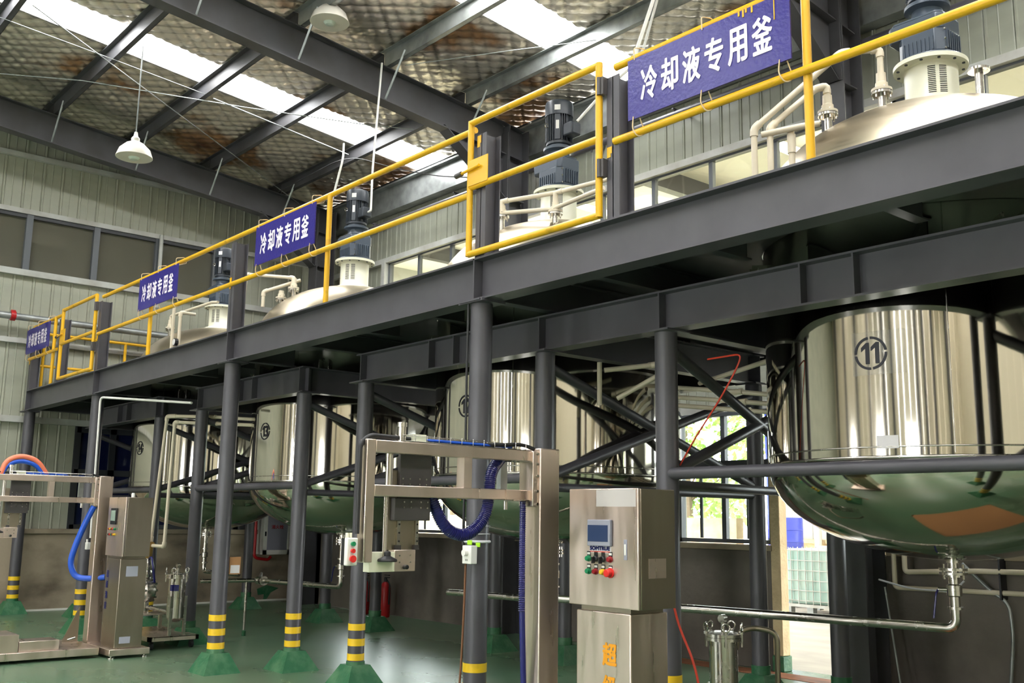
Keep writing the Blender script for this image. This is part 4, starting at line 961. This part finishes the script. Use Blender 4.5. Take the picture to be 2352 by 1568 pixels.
        MB().tube(fillet([T(-4.56, 4.03, 1.62), T(-4.6, 3.96, 1.42), T(-4.66, 3.9, 1.2), T(-4.7, 3.86, .98), T(-4.68, 3.92, .82), T(-4.6, 4.04, .8), T(-4.5, 4.2, .82)], .2, 8), .034, 14).build('hose', nav, t)
        top = [T(-4.6, 3.02, 1.95), T(-4.6, 3.06, 2.1), T(-4.6, 3.2, 2.16), T(-4.6, 3.38, 2.12), T(-4.6, 3.5, 1.95)]
        MB().tube(fillet(top, .12, 8), .03, 14).build('hose', 'hose_orange', t)
        MB().tube(fillet([(a_, b_, c_-.05) for a_, b_, c_ in top], .12, 8), .026, 14).build('hose', 'hose_blue', t)
    # electric actuator next to the post
    B(-4.7, -4.66, 3.88, 3.93, 1.72, 1.89).build('cylinder_rail', 'galvanised', t); MB().cyl(T(-4.66, 3.92, 1.6), T(-4.66, 3.92, 1.72), .012).build('rod_end', 'stainless', t)
    # hanging push button box on the arm end
    if right:
        pb = B(-4.585, -4.555, ye-.15, ye-.085, 1.3, 1.44).build('button_box', 'white_plastic', t, bevel=.006); B(-4.62, -4.585, ye-.145, ye-.078, 1.302, 1.438).build('box_back', 'black_plastic', pb)
        for z, mm, r_ in ((1.41, 'green_button', .012), (1.375, 'red_button', .0115), (1.335, 'red_button', .018)):
            MB().lathe([(r_*.8, 0), (r_*.8, .012), (r_, .014), (r_, .03 if r_ > .02 else .018)], T(-4.555, ye-.12, z), 18, 'x').build('button', mm, pb)
        for dy in (-.125, -.105): MB().lathe([(.009, 1.44), (.009, 1.465)], T(-4.6, ye+dy, 0), 10).build('cable_gland', 'cream_paint', pb)
    return t
machine(0, 0, 'right')
machine(-7.58, -.02, 'left')
# =================================================================== FLOOR EQUIPMENT
def bag_filter(x, y, z0, label, h=.62, r=.098, legs=True, tagband=False):
    t = thing('bag_filter', (x, y, z0), label, 'filter', 'steel bag filter housings')
    zb = z0+.2
    MB().lathe([(0, zb-.05), (r*.6, zb-.04), (r, zb), (r, z0+h)], (x, y, 0), 32).build('vessel', 'stainless', t)
    MB().lathe([(r, zb+.22), (r+.003, zb+.222), (r+.003, zb+.232), (r, zb+.234)], (x, y, 0), 32).build('weld_band', 'stainless', t)
    MB().lathe([(r, z0+h-.03), (r+.03, z0+h-.03), (r+.03, z0+h-.008), (r, z0+h-.006)], (x, y, 0), 32).build('flange', 'stainless', t)
    ld = MB().lathe([(r+.028, z0+h-.006), (r+.028, z0+h+.016), (r*.8, z0+h+.03), (0, z0+h+.036)], (x, y, 0), 32).build('lid', 'stainless', t)
    for k in range(5):
        a = k*2*math.pi/5+.5; ex, ey = x+(r+.03)*math.cos(a), y+(r+.03)*math.sin(a)
        b = MB().cyl((ex, ey, z0+h-.07), (ex, ey, z0+h+.035), .008, 8).lathe([(.016, z0+h+.016), (.016, z0+h+.03)], (ex, ey, 0), 10).build('swing_bolt', 'stainless', t)
        q = [(ex+.028*math.cos(p)*-math.sin(a), ey+.028*math.cos(p)*math.cos(a), z0+h+.062+.028*math.sin(p)) for p in [2*math.pi*i/16 for i in range(17)]]
        MB().tube(q, .0065, 8).build('eye_nut', 'stainless', b)
    MB().cyl((x, y, z0+h+.03), (x, y, z0+h+.09), .014).lathe([(.028, -.02), (.028, .02)], (x, y, z0+h+.115), 18, 'y').build('vent_gauge', 'stainless', ld)
    if legs:
        for k in range(3):
            a = k*2*math.pi/3-.9; lx, ly = x+(r+.006)*math.cos(a), y+(r+.006)*math.sin(a)
            MB().box(lx-.016, lx+.016, ly-.016, ly+.016, z0, zb+.25).build('leg', 'stainless', t)
    if tagband:
        v = []; n = 6
        for i in range(n+1):
            a = math.radians(-70+60*i/n); v += [(x+(r+.002)*math.cos(a), y+(r+.002)*math.sin(a), z0+h-.17), (x+(r+.002)*math.cos(a), y+(r+.002)*math.sin(a), z0+h-.1)]
        MB().add(v, [(2*i, 2*i+2, 2*i+3, 2*i+1) for i in range(n)]).build('label_band', 'hose_navy', t)
    return t
bf = bag_filter(-4.58, 5.84, 0, 'steel bag filter with eye nuts behind the control cabinet, right', h=.77)
MB().tube(fillet([(-4.52, 5.9, .68), (-4.5, 5.93, .81), (-4.45, 6.02, .825), (-4.34, 6.13, .8), (-4.36, 6.15, .3), (-4.42, 6.1, .1)], .07, 6), .019, 14).build('return_pipe', 'brushed_dark', bf)
# pump skid on the left
sx, sy = -12.15, 4.93
t = thing('pump_skid', (sx, sy, 0), 'low steel skid with casters behind the left filling machine', 'skid')
MB().box(sx-.8, sx+.35, sy-.3, sy-.26, .1, .15).box(sx-.8, sx+.35, sy+.26, sy+.3, .1, .15).box(sx-.8, sx-.76, sy-.3, sy+.3, .1, .15).box(sx+.31, sx+.35, sy-.3, sy+.3, .1, .15).box(sx-.8, sx+.35, sy-.28, sy+.28, .14, .148).build('frame', 'brushed_steel', t)
for x, y in ((sx-.72, sy-.24), (sx+.28, sy-.24), (sx-.72, sy+.24), (sx+.28, sy+.24)): MB().lathe([(.045, -.015), (.045, .015)], (x, y, .046), 16, 'y').box(x-.02, x+.02, y-.02, y+.02, .06, .1).build('caster', 'black_rubber', t)
MB().box(sx-.62, sx-.58, sy-.22, sy-.18, .148, .33).box(sx-.62, sx-.58, sy+.18, sy+.22, .148, .33).box(sx-.4, sx-.36, sy-.22, sy-.18, .148, .33).box(sx-.64, sx-.34, sy-.23, sy+.23, .33, .35).build('pump_stand', 'brushed_steel', t)
t = thing('diaphragm_pump', (sx-.5, sy-.03, .35), 'silver diaphragm pump with a red round badge on the skid', 'pump')
px_, py_ = sx-.5, sy-.03
MB().lathe([(.12, -.07), (.145, -.05), (.15, -.012), (.15, .012), (.145, .05), (.12, .07)], (px_, py_, .62), 28, 'y').build('chamber', 'stainless', t)
for k in range(10):
    a = k*math.pi/5; MB().lathe([(.014, -.08), (.014, .08)], (px_+.13*math.cos(a), py_, .62+.13*math.sin(a)), 10, 'y').build('clamp_bolt', 'stainless', t)
MB().lathe([(.045, -.012), (.045, 0)], (px_, py_-.07, .62), 20, 'y').build('badge', 'brass_orange', t)
MB().lathe([(.05, .35), (.055, .4), (.05, .47), (.04, .5), (.04, .75), (.055, .77), (.06, .8), (.06, .85), (.04, .88)], (px_, py_-.02, 0), 20).build('manifold', 'stainless', t)
MB().lathe([(.06, .86), (.065, .9), (.055, .97), (.03, 1.0)], (px_, py_-.02, 0), 20).build('damper', 'stainless', t)
MB().tube(fillet([(px_, py_, 1.0), (px_+.08, py_, 1.02), (px_+.14, py_, .9), (px_+.1, py_+.05, .7)], .07, 6), .014, 10).build('air_hose', 'hose_navy', t)
MB().cyl((px_, py_, .42), (sx+.14, sy, .4), .024).build('suction_pipe', 'stainless', t)
bag_filter(sx+.26, sy+.03, .148, 'small steel bag filter with blue label band on the skid', h=.68, r=.1, tagband=True)
t = thing('valve_cluster', (-11.95, 5.5, .55), 'shiny steel valve with dark lever left of the striped column', 'valve')
MB().lathe([(.05, -.03), (.05, .03)], (-11.97, 5.5, .68), 16, 'y').cyl((-11.97, 5.5, .45), (-11.97, 5.5, .72), .025).lathe([(.04, .5), (.04, .56)], (-11.97, 5.5, 0), 16).build('valve_body', 'stainless', t)
MB().cyl((-11.97, 5.45, .6), (-11.8, 5.4, .58), .011).build('lever', 'black_plastic', t)

# socket box on the platform column, with its cable, tape and cable ties
xc = -5.74; q = at_y(1083, 1270, 4.44)
t = thing('socket_box', (q.x-.03, 4.44, 1.24), 'white socket box strapped to the striped column behind the blue hose', 'socket')
b = MB().box(q.x-.08, q.x+.02, 4.42, 4.475, 1.235, 1.36).build('body', 'white_plastic', t, bevel=.005)
MB().lathe([(.022, -.03), (.022, 0)], (q.x-.03, 4.42, 1.31), 16, 'y').build('plug', 'white_plastic', t)
for dx in (-.008, .008): MB().box(q.x-.03+dx-.002, q.x-.03+dx+.002, 4.418, 4.42, 1.255, 1.268).build('slot', 'slot_black', b)
tag(MB().tube(fillet([(q.x-.075, 4.45, 1.25), (q.x-.085, 4.45, .9), (q.x-.1, 4.44, .4), (q.x-.13, 4.4, .0)], .2, 6), .008, 8).build('power_cord', 'copper_wire'), 'thin brown cord dropping from the white socket box to the floor', 'cord')
tag(MB().tube([(xc-.05, YP-.085, 3.1), (xc-.055, YP-.085, 2.6), (xc-.05, YP-.085, 2.0), (xc-.055, YP-.085, 1.36)], .009, 8).build('column_cable', 'black_rubber'), 'black cable running down the face of the central platform column', 'cable')
def ring_pts(x, y, z, r, n=20, tilt=0): return [(x+r*math.cos(2*math.pi*i/n), y+r*math.sin(2*math.pi*i/n), z+tilt*math.cos(2*math.pi*i/n)) for i in range(n+1)]
t = thing('tape_strap', (xc, YP, 1.38), 'clear strap with lime green tape ends above the white socket box', 'strap')
MB().tube(ring_pts(xc, YP, 1.385, .088), .01, 8).build('strap', 'cable_tie', t)
MB().box(xc+.02, xc+.07, YP-.105, YP-.1, 1.365, 1.395).box(xc+.085, xc+.13, YP-.08, YP-.075, 1.35, 1.38).build('tape_end', 'lime_tape', t)
for z in (1.49, 1.435): tag(MB().tube(ring_pts(xc, YP, z, .09, tilt=.004), .003, 6).build('cable_tie', 'cable_tie'), 'white cable tie around the central column, %s one' % ('upper' if z > 1.45 else 'lower'), 'cable tie')
# carton on the left striped column
t = thing('carton', (-9.9, 4.7, .95), 'small brown cardboard carton with a white label strapped behind a column', 'carton')
MB().box(-9.93, -9.885, 4.66, 4.78, .95, 1.12).build('body', 'cardboard', t); MB().box(-9.884, -9.882, 4.67, 4.77, .96, 1.04).build('label_sheet', 'paper', t)
# red cable between tanks 12 and 11
pts = [at_y(*p, 5.35) for p in ((1625, 825), (1705, 812), (1690, 850), (1655, 915), (1600, 1000), (1562, 1068))]
tag(MB().tube(fillet(pts, .1, 5), .006, 6).build('red_cable', 'cable_red'), 'thin red cable slung from the pipes to the column of tank 11', 'cable')
pts = [at_y(*p, 5.15) for p in ((1545, 1380), (1560, 1440), (1590, 1510), (1605, 1568))]; pts.append(Vector((pts[-1].x+.05, 5.15, .05)))
tag(MB().tube(fillet(pts, .2, 5), .008, 6).build('red_hose', 'cable_red'), 'thin red air hose hanging beside the control cabinet', 'hose')

# wall pipes, right
t = thing('wall_pipe', (-4.6, 9.25, .95), 'brown plastic pipe pair along the back wall under tank 11', 'pipe')
MB().tube(fillet([(-5.1, 9.28, 1.9), (-5.1, 9.28, 1.1), (-4.4, 9.28, 1.14), (2, 9.28, 1.25)], .04), .024).build('pipe', 'pvc_cream', t)
MB().tube(fillet([(-5.22, 9.3, 1.9), (-5.22, 9.3, .95), (2, 9.3, 1.02)], .04), .024).build('pipe', 'pvc_cream', t)
for x in (-4.2, -2.9): MB().box(x-.008, x+.008, 9.26, 9.38, .9, 1.35).build('bracket', 'black_plastic', t)
tag(MB().tube(fillet([(-4.55, 9.3, 1.2), (-4.3, 9.3, .97), (-4.15, 9.3, .88), (-4.13, 9.3, .6), (-4.2, 9.3, .02)], .12, 6), .016, 10).build('wall_conduit', 'galvanised'), 'bent grey conduit down the dark wall at the right edge', 'conduit')
tag(MB().cyl((-5.3, 9.25, .95), (-5.15, 9.2, .01), .01, 8).build('leaning_rod', 'galvanised'), 'thin rod leaning on the wall right of the building column', 'rod')
tag(MB().tube(fillet([(-5.33, 9.2, 1.02), (-5.0, 9.2, .95), (-4.6, 9.2, .95), (-4.5, 9.22, 1.05)], .15, 6), .009, 8).build('slack_cable', 'cable_tie'), 'slack pale cable in front of the brown pipes under tank 11', 'cable')

# fire hydrant cabinet with its red pipe, on the gable wall
t = thing('hydrant_cabinet', (-17.3, 9.0, .84), 'white fire hydrant cabinet with glass door at the far corner', 'fire cabinet')
xf = -17.18
MB().box(-17.44, xf, 8.72, 9.27, .84, 1.6).build('body', 'girt_steel', t)
MB().box(xf, xf+.015, 8.72, 8.79, .84, 1.6).box(xf, xf+.015, 9.2, 9.27, .84, 1.6).box(xf, xf+.015, 8.72, 9.27, .84, .92).box(xf, xf+.015, 8.72, 9.27, 1.53, 1.6).build('door_frame', 'white_plastic', t)
MB().box(xf, xf+.006, 8.79, 9.2, .92, 1.53).build('door_glass', 'screen_bezel', t)  # opaque light grey stands in for reflections in the glass
MB().box(xf+.015, xf+.02, 8.74, 8.77, 1.17, 1.25).build('latch', 'black_plastic', t)
vs, fs = glyphs('消火栓', .24, .07, .002, False); decal(vs, fs, (xf+.008, 8.87, 1.3), (0, 1, 0), (0, 0, 1)).build('lettering', 'red_paint', t, smooth=False)
tag(MB().tube(fillet([(-17.3, 8.62, 2.9), (-17.3, 8.62, .78), (-17.3, 8.9, .74), (-17.3, 8.95, .8)], .08, 6), .028, 12).build('hydrant_pipe', 'red_paint'), 'red fire water pipe dropping beside the hydrant cabinet', 'pipe')
for k, (x, y) in enumerate(((-14.35, 9.12), (-13.75, 9.12))):
    t = thing('fire_extinguisher', (x, y, 0), ('red fire extinguisher left of a rear column by the back wall', 'red fire extinguisher right of a rear column by the back wall')[k], 'extinguisher', 'red fire extinguishers')
    MB().lathe([(.075, 0), (.085, .02), (.085, .44), (.06, .51), (.025, .54)], (x, y, 0), 24).build('cylinder', 'red_paint', t)
    MB().lathe([(.025, .54), (.025, .6)], (x, y, 0), 12).box(x-.02, x+.1, y-.012, y+.012, .6, .615).box(x-.02, x+.1, y-.012, y+.012, .635, .65).build('valve_handle', 'black_plastic', t)
    MB().tube(fillet([(x+.03, y, .57), (x+.12, y, .52), (x+.11, y, .2)], .06), .012, 8).build('hose', 'black_rubber', t)

# =================================================================== OUTSIDE
ob = thing('neighbour_building', (-10, 19.2, 0), 'pale clad building with beige plinth seen through the back doorway', 'building')
for i in range(24): MB().box(-13.6+i*.5, -13.6+i*.5+.49, 19.2, 19.3, 1.15, 7).build('panel', 'girt_steel', ob, smooth=False)
MB().box(-13.6, 0, 19.1, 19.3, 0, 1.15).build('plinth', 'pillar_plaster', ob)
MB().box(-13.6, 0, 19.0, 19.3, 1.12, 1.2).build('ledge', 'pillar_plaster', ob)
MB().box(-13.62, -13.5, 19.0, 19.25, 0, 6).build('corner_trim', 'blue_drum', ob)
q = at_y(1880, 1250, 18.95); MB().cyl((q.x, 18.95, 0), (q.x, 18.95, 6), .075).build('downpipe', 'white_plastic', ob)
tag(MB().box(-34, -13.7, 18.0, 18.25, 0, 1.62).build('boundary_wall', 'pillar_plaster'), 'low pale boundary wall outside the lower window', 'wall')
tag(MB().box(-34, -13.7, 15.0, 16.2, 3.0, 3.75).box(-33, -32.8, 15.4, 15.6, 0, 3).box(-26, -25.8, 15.4, 15.6, 0, 3).build('canopy', 'girt_steel'), 'pale grey canopy edge outside the upper window panes', 'canopy')
def tree(x, y, h, label, seed):
    rnd = random.Random(seed); t = thing('tree', (x, y, 0), label, 'tree', 'trees outside the window')
    m = MB().tube([(x, y, 0), (x+.1, y, h*.3), (x-.05, y+.1, h*.6), (x, y, h*.85)], [.14, .11, .07, .03], 8)
    for k in range(6):
        a = rnd.uniform(0, 6.28); z = h*rnd.uniform(.3, .6); m.tube([(x, y, z), (x+math.cos(a)*1.1, y+math.sin(a)*1.1, z+.8)], [.04, .015], 6)
    m.build('trunk', 'bark', t)
    lv = MB()
    blobs = [(rnd.gauss(0, .9), rnd.gauss(0, .9), h*rnd.uniform(.35, .95), rnd.uniform(.5, 1.0)) for _ in range(18)]
    for bx_, by_, bz_, br_ in blobs:
        for k in range(120):
            d = Vector((rnd.gauss(0, 1), rnd.gauss(0, 1), rnd.gauss(0, 1))).normalized()*br_*rnd.uniform(.6, 1); p = Vector((x+bx_, y+by_, bz_))+d
            u = Vector((rnd.gauss(0, 1), rnd.gauss(0, 1), rnd.gauss(0, 1))).normalized()*.11; w_ = u.orthogonal().normalized()*.06
            lv.add([p-u, p+w_, p+u, p-w_], [(0, 1, 2, 3)])
    f = lv.build('foliage', 'leaf', t, smooth=False); f['kind'] = 'stuff'
for k, (x, y, h) in enumerate(((-18.4, 22, 5.2), (-24.6, 23, 6), (-15.0, 27.5, 5.6), (-30.5, 23, 5.5))):
    tree(x, y, h, ('leafy green tree outside, in the left panes of the lower window', 'leafy green tree outside, farther left beyond the boundary wall', 'leafy green tree outside, in the right panes of the lower window', 'leafy green tree outside, farthest left beyond the boundary wall')[k], 11+k)
def ibc(x, y, label, m_):
    t = thing('ibc_container', (x, y, 0), label, 'container', 'caged liquid containers outside')
    w_, d, z0, z1 = .5, .5, .16, 1.12
    MB().box(x-w_+.02, x+w_-.02, y-d+.02, y+d-.02, z0, z1-.02).build('bottle', m_, t, bevel=.05)
    MB().lathe([(.1, z1-.02), (.1, z1+.03)], (x, y, 0), 18).build('cap', 'white_plastic', t)
    for k in range(6):
        z = z0+.06+k*.17; MB().tube([(x-w_, y-d, z), (x+w_, y-d, z), (x+w_, y+d, z), (x-w_, y+d, z), (x-w_, y-d, z)], .009, 6).build('cage_bar', 'girt_steel', t)
    for k in range(8):
        xx = x-w_+k*2*w_/7
        for yy in (y-d, y+d): MB().cyl((xx, yy, z0), (xx, yy, z1), .008, 6).build('cage_bar', 'girt_steel', t)
        for xx2 in (x-w_, x+w_): MB().cyl((xx2, y-d+k*2*d/7, z0), (xx2, y-d+k*2*d/7, z1), .008, 6).build('cage_bar', 'girt_steel', t)
    MB().box(x-w_, x+w_, y-d, y+d, .11, z0).build('pallet', 'girt_steel', t)
    for xx in (x-.44, x, x+.44):
        for yy in (y-.44, y+.44): MB().box(xx-.06, xx+.06, yy-.06, yy+.06, 0, .11).build('pallet_foot', 'galvanised', t)
for o_ in (ibc(-10.32, 16.05, 'white caged liquid container standing outside the doorway', 'ibc_white') or None, ibc(-9.05, 17.2, 'pale green caged container outside, between dark columns', 'ibc_green') or None): pass
def drum(x, y, z0, h, r, label, cover=False):
    t = thing('drum', (x, y, z0), label, 'drum', 'blue drums outside')
    MB().lathe([(r*.95, z0), (r, z0+.02), (r, z0+h*.32), (r*1.03, z0+h*.33), (r, z0+h*.35), (r, z0+h*.65), (r*1.03, z0+h*.66), (r, z0+h*.68), (r, z0+h-.02), (r*.95, z0+h)], (x, y, 0), 28).build('barrel', 'blue_drum', t)
    if cover: MB().lathe([(r+.02, z0+.1), (r+.014, z0+h*.5), (r+.016, z0+h), (r*.8, z0+h+.06), (0, z0+h+.09)], (x, y, 0), 24).build('plastic_cover', 'clear_film', t)
q = at_y(1812, 1200, 16.9)
drum(q.x, 16.9, .96, .68, .26, 'blue drum wrapped in clear plastic on top of the stack outside', True)
drum(q.x-.1, 16.95, 0, .88, .3, 'blue drum at the bottom of the stack outside')
t = thing('pallet', (q.x, 16.92, .88), 'orange wooden pallet between the two stacked blue drums', 'pallet')
for k in range(5): MB().box(q.x-.4, q.x+.35, 16.55+k*.16, 16.66+k*.16, .92, .96).build('plank', 'pallet_wood', t)
for k in range(3): MB().box(q.x-.4+k*.34, q.x-.33+k*.34, 16.55, 17.3, .88, .92).build('bearer', 'pallet_wood', t)

# covered yard beyond the back wall: a roof over the containers, ends partly closed to cut its light
yard = thing('yard_roof', (-8, 15, 0), 'pale roof of the covered yard beyond the back wall windows', 'roof')
for i in range(11): MB().box(-18.0+i*2.0, -18.0+i*2.0+1.72, 9.95, 19.2, 6.9, 6.95).build('roof_sheet', 'white_plastic', yard)
for i in range(11): MB().box(-16.28+i*2.0, -16.0+i*2.0, 9.95, 19.2, 6.9, 6.91).build('skylight', 'skylight', yard)
MB().box(3.9, 4.0, 9.95, 19.2, 0, 6.9).build('light_block_wall', 'girt_steel', yard); MB().box(-18.1, -18.0, 9.95, 19.2, 3.6, 6.9).build('light_block_wall', 'girt_steel', yard)  # unseen walls, added to block daylight entering the yard
for x in (-16, -10, -4): MB().box(x-.08, x+.08, 10.0, 19.2, 6.6, 6.9).build('beam', 'rafter_steel', yard); MB().box(x-.08, x+.08, 18.7, 18.86, 0, 6.6).build('post', 'rafter_steel', yard)
# board on the floor below tank 11, mirrored in its belly
t = thing('floor_board', (-2.9, 6.4, 0), 'tan floor board with brown edging, mirrored in the belly of tank 11', 'board')
MB().box(-3.5, -2.3, 5.9, 6.9, 0, .012).build('board', 'cardboard', t); MB().box(-3.55, -2.25, 5.85, 5.9, 0, .016).box(-3.55, -2.25, 6.9, 6.95, 0, .016).box(-3.55, -3.5, 5.85, 6.95, 0, .016).box(-2.3, -2.25, 5.85, 6.95, 0, .016).build('edging', 'cardboard', t)

# worn paint: green patch on the gable plinth, yellow runs on the grey posts
q = [at_x(px, py, XG+.063) for px, py in ((590, 1352), (612, 1343), (640, 1350), (622, 1360), (612, 1375), (604, 1378), (606, 1364), (592, 1366))]
MB().add(q, [tuple(range(len(q)))]).build('paint_patch', 'foot_green', wl, smooth=False)
for x, z, h in ((-4.33, 3.85, .07), (-9.9, 3.9, .12), (-5.69, 4.3, .09), (-14.03, 3.85, .08), (-17.2, 3.86, .06)):
    MB().box(x-.05, x-.02, YP-.0735, YP-.07, z, z+h).box(x-.02, x-.008, YP-.0735, YP-.07, z+h*.35, z+h).build('paint_run', 'yellow_paint', pl, smooth=False)
